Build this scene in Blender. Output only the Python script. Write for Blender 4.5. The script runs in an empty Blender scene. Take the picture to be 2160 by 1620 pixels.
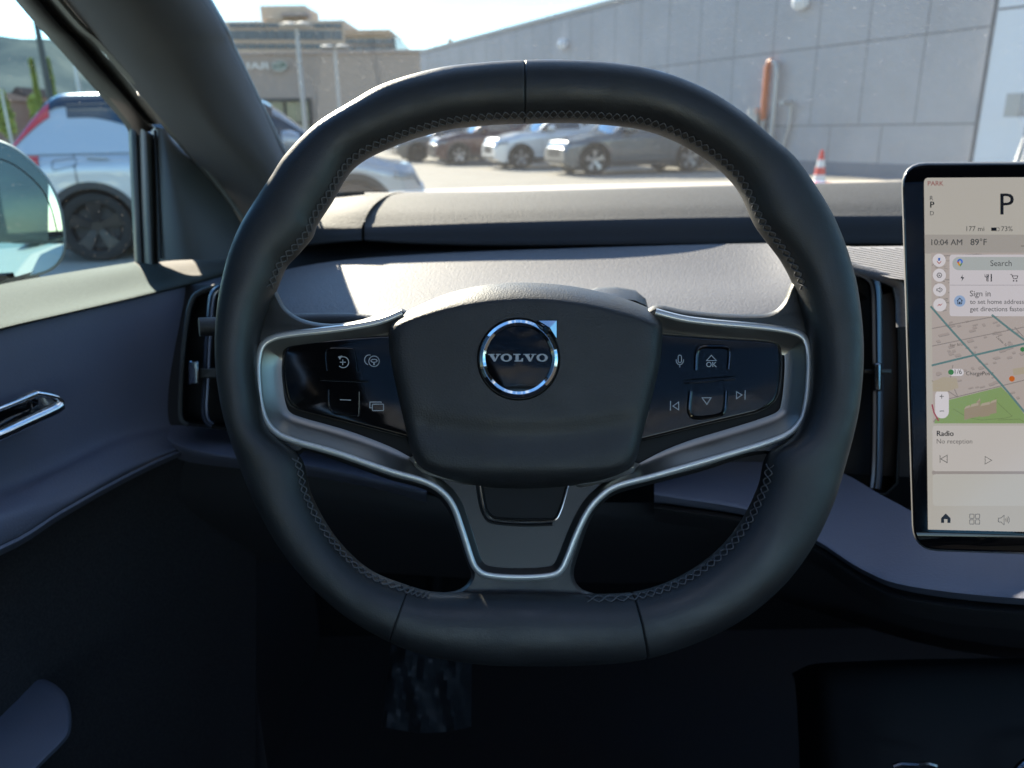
import bpy, math, random
from mathutils import Vector, Matrix
from mathutils.geometry import tessellate_polygon
random.seed(7)
S = bpy.context.scene
COL = S.collection
R = math.radians

# ------------------------------------------------------------ camera
EYE = Vector((0.0, 0.0, 1.28)); PITCH = R(18.2); ROLL = R(0.9); FPX = 1640.0
fw = Vector((0, math.cos(PITCH), -math.sin(PITCH)))
up0 = Vector((0, math.sin(PITCH), math.cos(PITCH))); rt0 = Vector((1, 0, 0))
rt = rt0 * math.cos(ROLL) - up0 * math.sin(ROLL)
up = up0 * math.cos(ROLL) + rt0 * math.sin(ROLL)
cam = bpy.data.cameras.new('camera'); camo = bpy.data.objects.new('camera', cam); COL.objects.link(camo)
camo.matrix_world = Matrix(((rt.x, up.x, -fw.x, EYE.x), (rt.y, up.y, -fw.y, EYE.y), (rt.z, up.z, -fw.z, EYE.z), (0, 0, 0, 1)))
cam.sensor_width = 36; cam.lens = FPX / 2160 * 36; cam.clip_start = 0.02; cam.clip_end = 9000
cam.dof.use_dof = True; cam.dof.focus_distance = 0.47; cam.dof.aperture_fstop = 9.5
S.camera = camo
# ------------------------------------------------------------ light
SUN_EL, SUN_AZ = 28.0, 26.6          # elevation, degrees left of straight ahead
EXPO = 2.62
S.view_settings.view_transform = 'Standard'; S.view_settings.look = 'None'
S.view_settings.exposure = EXPO; S.view_settings.gamma = 1
w = bpy.data.worlds.new('World'); S.world = w; w.use_nodes = True
nt = w.node_tree; nt.nodes.clear()
N = nt.nodes.new; Lk = nt.links.new
out = N('ShaderNodeOutputWorld'); bg = N('ShaderNodeBackground'); sky = N('ShaderNodeTexSky')
sky.sky_type = 'NISHITA'; sky.sun_disc = False; sky.sun_elevation = R(SUN_EL); sky.sun_rotation = R(-SUN_AZ)
sky.air_density = 1.0; sky.dust_density = 0.0; sky.ozone_density = 2.0
tc = N('ShaderNodeTexCoord'); mp = N('ShaderNodeMapping'); mp.inputs['Scale'].default_value = (1.2, 1.2, 5.0)
nz = N('ShaderNodeTexNoise'); nz.inputs['Scale'].default_value = 2.3; nz.inputs['Detail'].default_value = 7; nz.inputs['Roughness'].default_value = .55
cr = N('ShaderNodeValToRGB'); cr.color_ramp.elements[0].position = .50; cr.color_ramp.elements[1].position = .66
mx = N('ShaderNodeMixRGB'); mx.inputs[2].default_value = (3.3, 3.4, 3.5, 1)
Lk(tc.outputs['Generated'], mp.inputs[0]); Lk(mp.outputs[0], nz.inputs[0]); Lk(nz.outputs[0], cr.inputs[0])
sx = N('ShaderNodeSeparateXYZ'); mrx = N('ShaderNodeMapRange'); mrx.inputs[1].default_value = -.50; mrx.inputs[2].default_value = -.36; mum = N('ShaderNodeMath'); mum.operation = 'MULTIPLY'
Lk(tc.outputs['Generated'], sx.inputs[0]); Lk(sx.outputs[0], mrx.inputs[0]); Lk(mrx.outputs[0], mum.inputs[0]); Lk(cr.outputs[0], mum.inputs[1]); Lk(mum.outputs[0], mx.inputs[0]); hs = N('ShaderNodeHueSaturation'); hs.inputs['Saturation'].default_value = 1.2; hs.inputs['Value'].default_value = .74; Lk(sky.outputs[0], hs.inputs['Color']); Lk(hs.outputs[0], mx.inputs[1]); Lk(mx.outputs[0], bg.inputs[0]); Lk(bg.outputs[0], out.inputs[0])
bg.inputs[1].default_value = 0.10
sl = bpy.data.lights.new('sun', 'SUN'); sl.energy = 3.1; sl.angle = R(.53); sl.color = (1, .88, .70)
so = bpy.data.objects.new('sun', sl); COL.objects.link(so)
sd = Vector((-math.sin(R(SUN_AZ)) * math.cos(R(SUN_EL)), math.cos(R(SUN_AZ)) * math.cos(R(SUN_EL)), math.sin(R(SUN_EL))))
so.rotation_euler = sd.to_track_quat('Z', 'Y').to_euler(); so.location = (0, 0, 30)
cy = S.cycles; cy.max_bounces = 10; cy.diffuse_bounces = 5; cy.glossy_bounces = 5; cy.transparent_max_bounces = 24
cy.transmission_bounces = 6; cy.caustics_reflective = False; cy.caustics_refractive = False; cy.sample_clamp_indirect = 4
cy.use_denoising = True
try: cy.denoiser = 'OPENIMAGEDENOISE'
except Exception: pass

# ------------------------------------------------------------ projection helpers (source-photo pixels -> metres)
def ray(px, py): return fw + rt * ((px - 1080) / FPX) + up * ((810 - py) / FPX)
def dp(px, py, d): return EYE + ray(px, py) * d
def onp(px, py, o, n):
    r = ray(px, py); return EYE + r * ((o - EYE).dot(n) / r.dot(n))
def gz(px, py, z): return onp(px, py, Vector((0, 0, z)), Vector((0, 0, 1)))
def yp(px, py, Y): return onp(px, py, Vector((0, Y, 0)), Vector((0, 1, 0)))
def xp(px, py, X): return onp(px, py, Vector((X, 0, 0)), Vector((1, 0, 0)))
def lin(c): c /= 255.0; return c / 12.92 if c <= .04045 else ((c + .055) / 1.055) ** 2.4
def srgb(r, g, b): return (lin(r), lin(g), lin(b))

# ------------------------------------------------------------ materials
def mat(name, col, rough=.5, metal=0., bump=None, spec=.5, coat=0., var=None, emis=None, sheen=0, aniso=0, rvar=None):
    m = bpy.data.materials.new(name); m.use_nodes = True; t = m.node_tree; b = t.nodes['Principled BSDF']
    b.inputs['Base Color'].default_value = (*col, 1); b.inputs['Roughness'].default_value = rough
    b.inputs['Metallic'].default_value = metal; b.inputs['Specular IOR Level'].default_value = spec
    b.inputs['Coat Weight'].default_value = coat; b.inputs['Coat Roughness'].default_value = .03
    if sheen: b.inputs['Sheen Weight'].default_value = sheen
    if emis:
        b.inputs['Emission Color'].default_value = (*emis, 1); b.inputs['Emission Strength'].default_value = 1 / 2 ** EXPO
    tcn = t.nodes.new('ShaderNodeTexCoord')
    if bump:
        prev = None
        for (sc, dist, strg) in (bump if isinstance(bump, list) else [bump]):
            n = t.nodes.new('ShaderNodeTexNoise'); n.inputs['Scale'].default_value = sc; n.inputs['Detail'].default_value = 3
            t.links.new(tcn.outputs['Object'], n.inputs[0])
            bp = t.nodes.new('ShaderNodeBump'); bp.inputs['Distance'].default_value = dist; bp.inputs['Strength'].default_value = strg
            t.links.new(n.outputs[0], bp.inputs['Height'])
            if prev: t.links.new(prev.outputs[0], bp.inputs['Normal'])
            prev = bp
        t.links.new(prev.outputs[0], b.inputs['Normal'])
    if rvar:
        n = t.nodes.new('ShaderNodeTexNoise'); n.inputs['Scale'].default_value = rvar[0]; n.inputs['Detail'].default_value = 5; n.inputs['Roughness'].default_value = .7
        t.links.new(tcn.outputs['Object'], n.inputs[0]); mr = t.nodes.new('ShaderNodeMapRange'); mr.inputs[1].default_value = .3; mr.inputs[2].default_value = .7
        mr.inputs[3].default_value = rough - rvar[1]; mr.inputs[4].default_value = rough + rvar[1]; t.links.new(n.outputs[0], mr.inputs[0]); t.links.new(mr.outputs[0], b.inputs['Roughness'])
    if var:
        sc, amt = var[:2]
        n = t.nodes.new('ShaderNodeTexNoise'); n.inputs['Scale'].default_value = sc; n.inputs['Detail'].default_value = 6; n.inputs['Roughness'].default_value = .65
        t.links.new(tcn.outputs['Object'], n.inputs[0])
        r = t.nodes.new('ShaderNodeValToRGB'); r.color_ramp.elements[0].position = .3; r.color_ramp.elements[1].position = .7
        c2 = var[2] if len(var) > 2 else col
        r.color_ramp.elements[0].color = (*[max(0, c * (1 - amt)) for c in col], 1)
        r.color_ramp.elements[1].color = (*[min(1, c * (1 + amt)) for c in c2], 1)
        t.links.new(n.outputs[0], r.inputs[0]); t.links.new(r.outputs[0], b.inputs['Base Color'])
    return m
def glassmat(name, tint, refl=1.0, dust=0.0, dustcol=(.8, .78, .74)):
    m = bpy.data.materials.new(name); m.use_nodes = True; t = m.node_tree; t.nodes.clear()
    o = t.nodes.new('ShaderNodeOutputMaterial'); tr = t.nodes.new('ShaderNodeBsdfTransparent'); tr.inputs[0].default_value = (*tint, 1)
    gl = t.nodes.new('ShaderNodeBsdfGlossy'); gl.inputs['Roughness'].default_value = .01
    fr = t.nodes.new('ShaderNodeFresnel'); fr.inputs[0].default_value = 1.45
    mu = t.nodes.new('ShaderNodeMath'); mu.operation = 'MULTIPLY'; mu.inputs[1].default_value = refl
    t.links.new(fr.outputs[0], mu.inputs[0])
    mi = t.nodes.new('ShaderNodeMixShader'); t.links.new(mu.outputs[0], mi.inputs[0]); t.links.new(tr.outputs[0], mi.inputs[1]); t.links.new(gl.outputs[0], mi.inputs[2])
    last = mi
    if dust:
        di = t.nodes.new('ShaderNodeBsdfDiffuse'); di.inputs[0].default_value = (*dustcol, 1)
        tl = t.nodes.new('ShaderNodeBsdfTranslucent'); tl.inputs[0].default_value = (*dustcol, 1)
        md = t.nodes.new('ShaderNodeMixShader'); md.inputs[0].default_value = .75
        t.links.new(di.outputs[0], md.inputs[1]); t.links.new(tl.outputs[0], md.inputs[2])
        n = t.nodes.new('ShaderNodeTexNoise'); n.inputs['Scale'].default_value = 260; n.inputs['Detail'].default_value = 2
        tcn = t.nodes.new('ShaderNodeTexCoord'); t.links.new(tcn.outputs['Object'], n.inputs[0])
        r = t.nodes.new('ShaderNodeValToRGB'); r.color_ramp.elements[0].position = .64; r.color_ramp.elements[1].position = .80
        r.color_ramp.elements[0].color = (dust, dust, dust, 1); r.color_ramp.elements[1].color = (min(1, dust * 20),) * 3 + (1,)
        t.links.new(n.outputs[0], r.inputs[0])
        m2 = t.nodes.new('ShaderNodeMixShader'); t.links.new(r.outputs[0], m2.inputs[0]); t.links.new(last.outputs[0], m2.inputs[1]); t.links.new(md.outputs[0], m2.inputs[2])
        last = m2
    t.links.new(last.outputs[0], o.inputs[0]); return m

# ------------------------------------------------------------ mesh helpers
class MB:
    def __init__(s): s.v = []; s.f = []
    def add(s, vs, fs):
        k = len(s.v); s.v += [Vector(p) for p in vs]; s.f += [tuple(i + k for i in f) for f in fs]; return s
    def grid(s, rows, closed_u=False, closed_v=False):
        nr, nc = len(rows), len(rows[0]); fs = []
        for i in range(nr if closed_v else nr - 1):
            for j in range(nc if closed_u else nc - 1):
                a = i * nc + j; b = i * nc + (j + 1) % nc; c = ((i + 1) % nr) * nc + (j + 1) % nc; d = ((i + 1) % nr) * nc + j
                fs.append((a, b, c, d))
        return s.add([p for r in rows for p in r], fs)
    def box(s, c, sx, sy, sz, rz=0):
        ca, sa = math.cos(rz), math.sin(rz); vs = []
        for z in (-1, 1):
            for x, y in ((-1, -1), (1, -1), (1, 1), (-1, 1)):
                X, Y = x * sx / 2, y * sy / 2
                vs.append((c[0] + X * ca - Y * sa, c[1] + X * sa + Y * ca, c[2] + z * sz / 2))
        return s.add(vs, [(3, 2, 1, 0), (4, 5, 6, 7), (0, 1, 5, 4), (1, 2, 6, 5), (2, 3, 7, 6), (3, 0, 4, 7)])
    def tube(s, pts, r, n=8, closed=False, cap=True, flat=None):
        pts = [Vector(p) for p in pts]; m = len(pts); rows = []; pu = None
        for i, p in enumerate(pts):
            if closed: t = pts[(i + 1) % m] - pts[i - 1]
            else: t = pts[min(i + 1, m - 1)] - pts[max(i - 1, 0)]
            if t.length < 1e-9: t = Vector((0, 0, 1))
            t.normalize()
            if pu is None: pu = t.orthogonal().normalized()
            u_ = (pu - t * pu.dot(t)); u_ = u_.normalized() if u_.length > 1e-6 else t.orthogonal().normalized(); pu = u_
            v_ = t.cross(u_); rr = r[i] if isinstance(r, (list, tuple)) else r
            rows.append([p + u_ * (math.cos(2 * math.pi * k / n) * rr) + v_ * (math.sin(2 * math.pi * k / n) * rr) for k in range(n)])
        k0 = len(s.v); s.grid(rows, closed_u=True, closed_v=closed)
        if cap and not closed:
            s.f.append(tuple(k0 + k for k in reversed(range(n)))); s.f.append(tuple(k0 + (m - 1) * n + k for k in range(n)))
        return s
    def poly(s, pts, holes=()):
        loops = [list(map(Vector, pts))] + [list(map(Vector, h)) for h in holes]
        flat = [p for l in loops for p in l]
        tri = tessellate_polygon(loops); return s.add(flat, [tuple(t) for t in tri])
    def prism(s, bot, top):
        n = len(bot); k = len(s.v)
        s.grid([bot, top], closed_u=True); s.poly(top); s.poly(bot); return s
    def lathe(s, prof, o, ax, u_, n=48, close=False):
        ax = ax.normalized(); u_ = (u_ - ax * u_.dot(ax)).normalized(); v_ = ax.cross(u_)
        rows = [[o + ax * h + (u_ * math.cos(2 * math.pi * k / n) + v_ * math.sin(2 * math.pi * k / n)) * r for k in range(n)] for r, h in prof]
        return s.grid(rows, closed_u=True, closed_v=close)
def rootloc(o):
    while o.parent: o = o.parent
    return o.location.copy()
ROOTS = {}
def thing(name, label, cat, loc=(0, 0, 0), rz=0, group=None, kind=None):
    o = bpy.data.objects.new(name, None); COL.objects.link(o); o.location = loc; o.rotation_euler = (0, 0, rz); o.empty_display_size = .1
    tag(o, label, cat, group, kind); return o
def tag(o, label=None, cat=None, group=None, kind=None):
    if label: o['label'] = label
    if cat: o['category'] = cat
    if group: o['group'] = group
    if kind: o['kind'] = kind
    return o
def part(name, mb, m, parent=None, local=False, smooth=True, label=None, angle=40):
    me = bpy.data.meshes.new(name); off = Vector((0, 0, 0))
    if parent is not None and not local: off = rootloc(parent)
    me.from_pydata([tuple(Vector(p) - off) for p in mb.v], [], mb.f); me.validate()
    import bmesh
    bm = bmesh.new(); bm.from_mesh(me); bmesh.ops.remove_doubles(bm, verts=bm.verts, dist=1e-6)
    bmesh.ops.recalc_face_normals(bm, faces=bm.faces); bm.to_mesh(me); bm.free()
    me.materials.append(m)
    if smooth:
        for p in me.polygons: p.use_smooth = True
        try: me.set_sharp_from_angle(angle=R(angle))
        except Exception: pass
    o = bpy.data.objects.new(name, me); COL.objects.link(o)
    if parent is not None: o.parent = parent
    if label: o['label'] = label
    return o
def cat_(pts, n=8, closed=False):
    """catmull-rom through tuples"""
    P = [tuple(p) for p in pts]; m = len(P); res = []
    def g(i): return P[i % m] if closed else P[max(0, min(m - 1, i))]
    for i in range(m if closed else m - 1):
        a, b, c, d = g(i - 1), g(i), g(i + 1), g(i + 2)
        for k in range(n):
            t = k / n
            res.append(tuple(.5 * (2 * b_ + (c_ - a_) * t + (2 * a_ - 5 * b_ + 4 * c_ - d_) * t * t + (3 * b_ - a_ - 3 * c_ + d_) * t ** 3) for a_, b_, c_, d_ in zip(a, b, c, d)))
    if not closed: res.append(P[-1])
    return res
def surf(rows, nu=6, nv=6, f=None):
    """rows of (px,py,depth) -> smoothed grid of world points"""
    rr = [cat_(r, nu) for r in rows]; cols = [cat_([r[j] for r in rr], nv) for j in range(len(rr[0]))]
    g = [[cols[j][i] for j in range(len(cols))] for i in range(len(cols[0]))]
    f = f or dp
    return [[f(*p) for p in r] for r in g]
def solid(g, th):
    """grid -> closed slab, thickness vector th (a second skin shifted by th)"""
    mb = MB(); mb.grid(g); b = [[p + th for p in r] for r in g]; mb.grid(b)
    mb.grid([g[0], b[0]]); mb.grid([g[-1], b[-1]]); mb.grid([[r[0] for r in g], [r[0] for r in b]]); mb.grid([[r[-1] for r in g], [r[-1] for r in b]])
    return mb
def inset(pts, d):
    """offset a closed 2d polyline inwards by d (px)"""
    n = len(pts); A = sum(pts[i][0] * pts[(i + 1) % n][1] - pts[(i + 1) % n][0] * pts[i][1] for i in range(n)); sg = 1 if A > 0 else -1; res = []
    for i in range(n):
        a, c = pts[i - 1], pts[(i + 1) % n]; tx, ty = c[0] - a[0], c[1] - a[1]; l = math.hypot(tx, ty) or 1
        res.append((pts[i][0] - sg * ty / l * d, pts[i][1] + sg * tx / l * d))
    return res
def plate(pts, prof, f):
    """pts: closed px outline; prof: [(inset px, height m)...]; f(px,py,h) -> world. Last ring is filled."""
    mb = MB(); rings = []
    for d, h in prof:
        q = inset(pts, d) if d else pts
        rings.append([f(x, y, h) for x, y in q])
    mb.grid(rings, closed_u=True); mb.poly(rings[-1]); return mb
def rrect(x0, y0, x1, y1, r, n=5):
    p = []
    for cx, cy_, a0 in ((x1 - r, y0 + r, -90), (x1 - r, y1 - r, 0), (x0 + r, y1 - r, 90), (x0 + r, y0 + r, 180)):
        for k in range(n + 1):
            a = R(a0 + 90 * k / n); p.append((cx + r * math.cos(a), cy_ + r * math.sin(a)))
    return p
def rquad(C, r, n=6):
    p = []
    for i in range(len(C)):
        a, b, c = Vector(C[i - 1]), Vector(C[i]), Vector(C[(i + 1) % len(C)]); u_ = (a - b).normalized(); v_ = (c - b).normalized(); k = r[i] if isinstance(r, (list, tuple)) else r
        for q in range(n + 1):
            t = q / n; A_, B_ = b + u_ * k, b + v_ * k; P_ = A_ * (1 - t) ** 2 + b * 2 * t * (1 - t) * .96 + B_ * t ** 2 + b * 0.04 * 2 * t * (1 - t); p.append((P_.x, P_.y))
    return p
def circ(cx, cy_, r, n=28, ry=None): return [(cx + r * math.cos(2 * math.pi * k / n), cy_ + (ry or r) * math.sin(2 * math.pi * k / n)) for k in range(n)]
def strokes(mb, pts, wd, f, h, closed=False):
    """flat ribbon of width wd px along px points"""
    n = len(pts); L_, R_ = [], []
    for i in range(n):
        a = pts[i - 1] if (closed or i) else pts[0]; c = pts[(i + 1) % n] if (closed or i < n - 1) else pts[-1]
        p = pts[i]
        t1 = Vector((p[0] - a[0], p[1] - a[1])); t2 = Vector((c[0] - p[0], c[1] - p[1]))
        if t1.length < 1e-6: t1 = t2
        if t2.length < 1e-6: t2 = t1
        t1 = t1.normalized(); t2 = t2.normalized(); nn = Vector((-t1.y - t2.y, t1.x + t2.x))
        nn = nn.normalized() if nn.length > 1e-6 else Vector((-t1.y, t1.x)); k = wd / 2 / max(.5, nn.dot(Vector((-t1.y, t1.x))))
        L_.append(f(p[0] + nn.x * k, p[1] + nn.y * k, h)); R_.append(f(p[0] - nn.x * k, p[1] - nn.y * k, h))
    mb.grid([L_, R_], closed_u=closed); return mb
_tc = {}
def textpts(s):
    """flat mesh of a string in the built-in font: verts (x,y), faces, width"""
    if s in _tc: return _tc[s]
    c = bpy.data.curves.new('t', 'FONT'); c.body = s; c.resolution_u = 3; o = bpy.data.objects.new('t', c); COL.objects.link(o)
    dg = bpy.context.evaluated_depsgraph_get(); me = bpy.data.meshes.new_from_object(o.evaluated_get(dg))
    v = [(p.co.x, p.co.y) for p in me.vertices]; fcs = [tuple(p.vertices) for p in me.polygons]
    bpy.data.objects.remove(o); bpy.data.curves.remove(c); bpy.data.meshes.remove(me)
    x0 = min(p[0] for p in v); x1 = max(p[0] for p in v); y1 = max(p[1] for p in v)
    _tc[s] = ([(a - x0, b) for a, b in v], fcs, x1 - x0, y1); return _tc[s]
def text(mb, s, x0, base, width, f, h, rot=0, bold=0, hscale=1):
    v, fcs, wd, ht = textpts(s); k = width / wd; c_, s_ = math.cos(rot), math.sin(rot)
    for dx in ((0,) if not bold else (0, bold)):
        mb.add([f(x0 + dx + (a * k) * c_ + (b * k * hscale) * s_, base + (a * k) * s_ - (b * k * hscale) * c_, h + (1e-5 if dx else 0)) for a, b in v], fcs)
    return mb

# ============================================================ materials of the cabin
M = {}
M['leather'] = mat('wheel_leather', (.0165, .0168, .0180), .5, bump=[(1300, .0002, .6), (380, .00018, .35), (40, .0013, .3)], spec=.9, rvar=(22, .13))
M['thread'] = mat('thread', (.12, .115, .12), .6)
M['vinyl'] = mat('grained_vinyl', (.0165, .0170, .0190), .52, bump=[(1000, .00036, .8)], spec=.8, rvar=(30, .08))
M['satin'] = mat('satin_metal', (.78, .78, .77), .34, .62)
M['satin_dark'] = mat('satin_dark_metal', (.34, .325, .30), .34, .92)
M['gloss'] = mat('piano_black', (.004, .004, .005), .07, spec=.5)
M['black'] = mat('matte_black', (.006, .006, .007), .55, spec=.3)
M['chrome'] = mat('chrome', (.86, .86, .87), .04, 1.0)
M['darkchrome'] = mat('dark_chrome', (.30, .31, .33), .12, 1.0)
M['icon'] = mat('icon_print', (.55, .56, .6), .5)
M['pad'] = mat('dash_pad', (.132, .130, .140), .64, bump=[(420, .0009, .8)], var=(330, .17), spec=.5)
M['bar'] = mat('soundbar_cloth', (.044, .042, .041), .75, bump=[(700, .001, .9), (260, .001, .7)], var=(280, .38))
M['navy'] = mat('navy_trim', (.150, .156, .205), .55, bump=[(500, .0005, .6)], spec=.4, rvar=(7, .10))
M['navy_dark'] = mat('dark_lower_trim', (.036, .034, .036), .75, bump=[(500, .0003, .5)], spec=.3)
M['carpet'] = mat('carpet', (.052, .047, .048), .95, bump=[(900, .001, 1)], spec=.1, var=(400, .3))
M['grille'] = mat('pale_ribbed_trim', (.42, .39, .37), .6)
M['bar_face'] = mat('soundbar_face_cloth', (.028, .029, .037), .8, bump=[(900, .0006, .9)])
M['pillar'] = mat('pillar_cloth', (.095, .092, .096), .85, bump=[(1500, .0002, .5)], spec=.25, sheen=.2)
M['trimgrey'] = mat('grey_plastic', (.055, .057, .055), .5, bump=[(700, .0002, .5)])
M['rubber'] = mat('rubber_seal', (.012, .012, .013), .45, spec=.4)
M['sill'] = mat('door_sill_vinyl', (.040, .041, .032), .8, bump=[(600, .0006, .9)], var=(300, .2), spec=.12)
M['headliner'] = mat('headliner', (.05, .05, .052), .95)
M['paint'] = mat('own_paint', (.30, .34, .315), .6, 0, spec=.3)
M['wind'] = glassmat('windscreen_glass', (.80, .83, .82), refl=.35, dust=.006)
M['sideglass'] = glassmat('side_glass', (.60, .74, .78), refl=.12, dust=.002)
M['roofglass'] = glassmat('tinted_roof_glass', (.86, .86, .88), refl=.8)
M['mirror'] = mat('mirror_glass', (.85, .9, .9), .01, 1.0)
M['film'] = mat('clear_plastic_film', (.045, .05, .056), .42, bump=[(60, .003, .5)], spec=.35)

# ============================================================ steering wheel
TAU = R(22); WN = Vector((0, -math.cos(TAU), math.sin(TAU)))
W0 = dp(1110, 770, .437)
def W(px, py, h=0.0): return onp(px, py, W0 + WN * h, WN)
sw = thing('steering_wheel', 'squarish black leather steering wheel with silver spoke trim, round emblem and touch buttons', 'steering wheel', W(1110, 770, -.05))
# rim: (outer px, inner px)
RIM = [((1106, 134), (1107, 256)), ((1200, 134), (1190, 254)), ((1300, 141), (1278, 258)), ((1390, 158), (1355, 268)), ((1480, 193), (1425, 292)),
       ((1560, 243), (1485, 326)), ((1625, 298), (1530, 362)), ((1678, 345), (1563, 403)), ((1741, 438), (1592, 467)), ((1772, 505), (1622, 508)),
       ((1790, 560), (1652, 548)), ((1802, 610), (1678, 600)), ((1812, 690), (1700, 680)), ((1814, 760), (1710, 760)), ((1808, 840), (1704, 845)),
       ((1797, 905), (1676, 915)), ((1776, 990), (1620, 960)), ((1750, 1070), (1602, 1025)), ((1708, 1155), (1570, 1092)), ((1650, 1232), (1527, 1150)),
       ((1570, 1300), (1468, 1198)), ((1475, 1350), (1402, 1232)), ((1362, 1387), (1333, 1250)), ((1250, 1400), (1235, 1254)), ((1130, 1403), (1120, 1250)),
       ((1010, 1399), (1005, 1250)), ((900, 1380), (920, 1250)), ((825, 1352), (865, 1238)), ((735, 1300), (785, 1207)), ((655, 1230), (728, 1160)),
       ((592, 1152), (684, 1102)), ((545, 1068), (652, 1037)), ((510, 985), (632, 965)), ((482, 895), (566, 905)), ((466, 815), (548, 830)),
       ((460, 740), (542, 750)), ((463, 660), (556, 670)), ((474, 590), (584, 600)), ((492, 525), (602, 560)), ((516, 470), (632, 528)),
       ((548, 418), (657, 498)), ((575, 378), (668, 470)), ((606, 331), (698, 424)), ((667, 270), (745, 350)), ((739, 224), (825, 305)),
       ((810, 184), (936, 270)), ((918, 152), (1018, 260)), ((1010, 140), (1060, 257))]
RP = [(a[0], a[1], b[0], b[1]) for a, b in RIM]; NR = len(RP)
def rim_at(t):
    i = int(math.floor(t)) % NR; u_ = t - math.floor(t); P = [RP[(i + k) % NR] for k in (-1, 0, 1, 2)]
    return [.5 * (2 * b + (c - a) * u_ + (2 * a - 5 * b + 4 * c - d) * u_ ** 2 + (3 * b - a - 3 * c + d) * u_ ** 3) for a, b, c, d in zip(*P)]
SEAMS = [0, 22, 27]
ts = [i / 12 for i in range(NR * 12)]
ts = [t for t in ts if all(min(abs(t - s), NR - abs(t - s)) > .06 for s in SEAMS)]
tl = [(t, 1.0) for t in ts]
for s_ in SEAMS:
    for o_, k_ in ((-.05, 1), (-.026, .997), (-.013, .972), (0, .93), (.013, .972), (.026, .997), (.05, 1)): tl.append(((s_ + o_) % NR, k_))
tl.sort(); NPH = 44
HR = -.002
def rim_pt(t, ph, k=1.0, lift=0.0):
    ox, oy, ix, iy = rim_at(t); O = W(ox, oy, HR); I = W(ix, iy, HR); c = (O + I) / 2; e = (O - I) / 2; hw = e.length; e = e.normalized()
    b = .0165; ca, sa = math.cos(ph), math.sin(ph); ex = .92
    x = math.copysign(abs(ca) ** ex, ca) * hw; y = math.copysign(abs(sa) ** ex, sa) * b
    return c + e * (x * k + ca * lift) + WN * (y * k + sa * lift)
mb = MB(); mb.grid([[rim_pt(t, 2 * math.pi * j / NPH, k) for j in range(NPH)] for t, k in tl], closed_u=True, closed_v=True)
rim = part('rim', mb, M['leather'], sw, angle=60)
# seams: thin black lines in the grooves
for s_ in SEAMS:
    mb = MB(); mb.tube([rim_pt(s_, R(a), .95) for a in range(-60, 240, 6)], .0007, 6); part('seam', mb, M['black'], sw)
# braided stitching on the inside of the rim
def span(t0, t1): return t0, t1
mb = MB()
for (t0, t1) in ((36.8, 59.2), (16.3, 22.0), (22.0, 23.0), (26.2, 27.0), (27.0, 32.0)):
    # walk along the inner edge with a constant stitch length
    P = []; n = int((t1 - t0) * 30); L = 0; last = None
    for i in range(n + 1):
        t = t0 + (t1 - t0) * i / n; p = rim_pt(t % NR, R(180))
        if last is not None: L += (p - last).length
        P.append((t, L)); last = p
    per = .0088; ns = max(2, int(L / per)); idx = 0
    def t_of(l):
        for a, b in zip(P, P[1:]):
            if b[1] >= l: return a[0] + (b[0] - a[0]) * ((l - a[1]) / max(1e-9, b[1] - a[1]))
        return P[-1][0]
    for k in range(ns):
        l0 = k * L / ns
        pass
    nq = ns * 8
    for sg in (0, math.pi):
        pts = []; rr2 = []
        for q in range(nq + 1):
            w_ = math.cos(2 * math.pi * q / 8 + sg); l = min(L, L * q / nq); ph = R(159 + 9 * w_)
            pts.append(rim_pt(t_of(l) % NR, ph, 1.0, .00025 + .00035 * (1 if (q + (4 if sg else 0)) % 8 < 4 else 0))); rr2.append(.0004)
        mb.tube(pts, rr2, 5)
part('stitching', mb, M['thread'], sw)

# leather covered spoke body behind the trims
core = [(548, 560), (572, 590), (588, 622), (600, 645), (618, 662), (648, 676), (700, 683), (765, 674), (838, 650), (868, 662), (900, 672), (1000, 676), (1110, 676), (1220, 674), (1330, 666), (1360, 655),
        (1388, 643), (1440, 653), (1520, 661), (1590, 663), (1628, 658), (1652, 636), (1668, 598), (1700, 560), (1745, 700), (1745, 830), (1690, 940), (1650, 965), (1614, 958),
        (1560, 967), (1490, 991), (1380, 1020), (1300, 1042), (1268, 1066), (1243, 1102), (1227, 1148), (1212, 1195), (1212, 1222), (1228, 1243), (1262, 1256), (1300, 1290),
        (1100, 1300), (900, 1290), (925, 1254), (962, 1246), (984, 1232), (994, 1212), (984, 1184), (964, 1124), (944, 1076), (922, 1048), (886, 1029), (820, 1011), (720, 975),
        (650, 951), (632, 958), (600, 950), (545, 900), (512, 800), (512, 680)]
BEZ = [(845, 652), (800, 670), (740, 682), (678, 690), (620, 696), (575, 705), (547, 724), (536, 760), (536, 805), (542, 855), (556, 895), (582, 922), (620, 938), (680, 955), (723, 968),
       (822, 1002), (885, 1020), (924, 1040), (949, 1070), (968, 1122), (988, 1184), (1000, 1205), (1018, 1218), (1050, 1224), (1100, 1226), (1145, 1224), (1175, 1218), (1192, 1203),
       (1204, 1178), (1223, 1130), (1245, 1085), (1270, 1055), (1305, 1032), (1380, 1012), (1485, 982), (1560, 960), (1624, 940), (1670, 920), (1698, 890), (1709, 850), (1714, 800), (1715, 755), (1710, 722),
       (1696, 702), (1672, 692), (1635, 685), (1580, 679), (1500, 672), (1440, 664), (1385, 650)]
BC = cat_(BEZ, 5); nB = len(BC)
CO = cat_(core, 3, True); mb = MB(); rg = [[W(x, y, h) for x, y in (inset(CO, d) if d else CO)] for d, h in ((0, -.030), (0, -.011), (1.5, -.0078), (5, -.0055), (8, -.0046))]
mb.grid(rg, closed_u=True); BH = inset(BC + [(1385, 700), (1100, 704), (845, 700)], 3)
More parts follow.
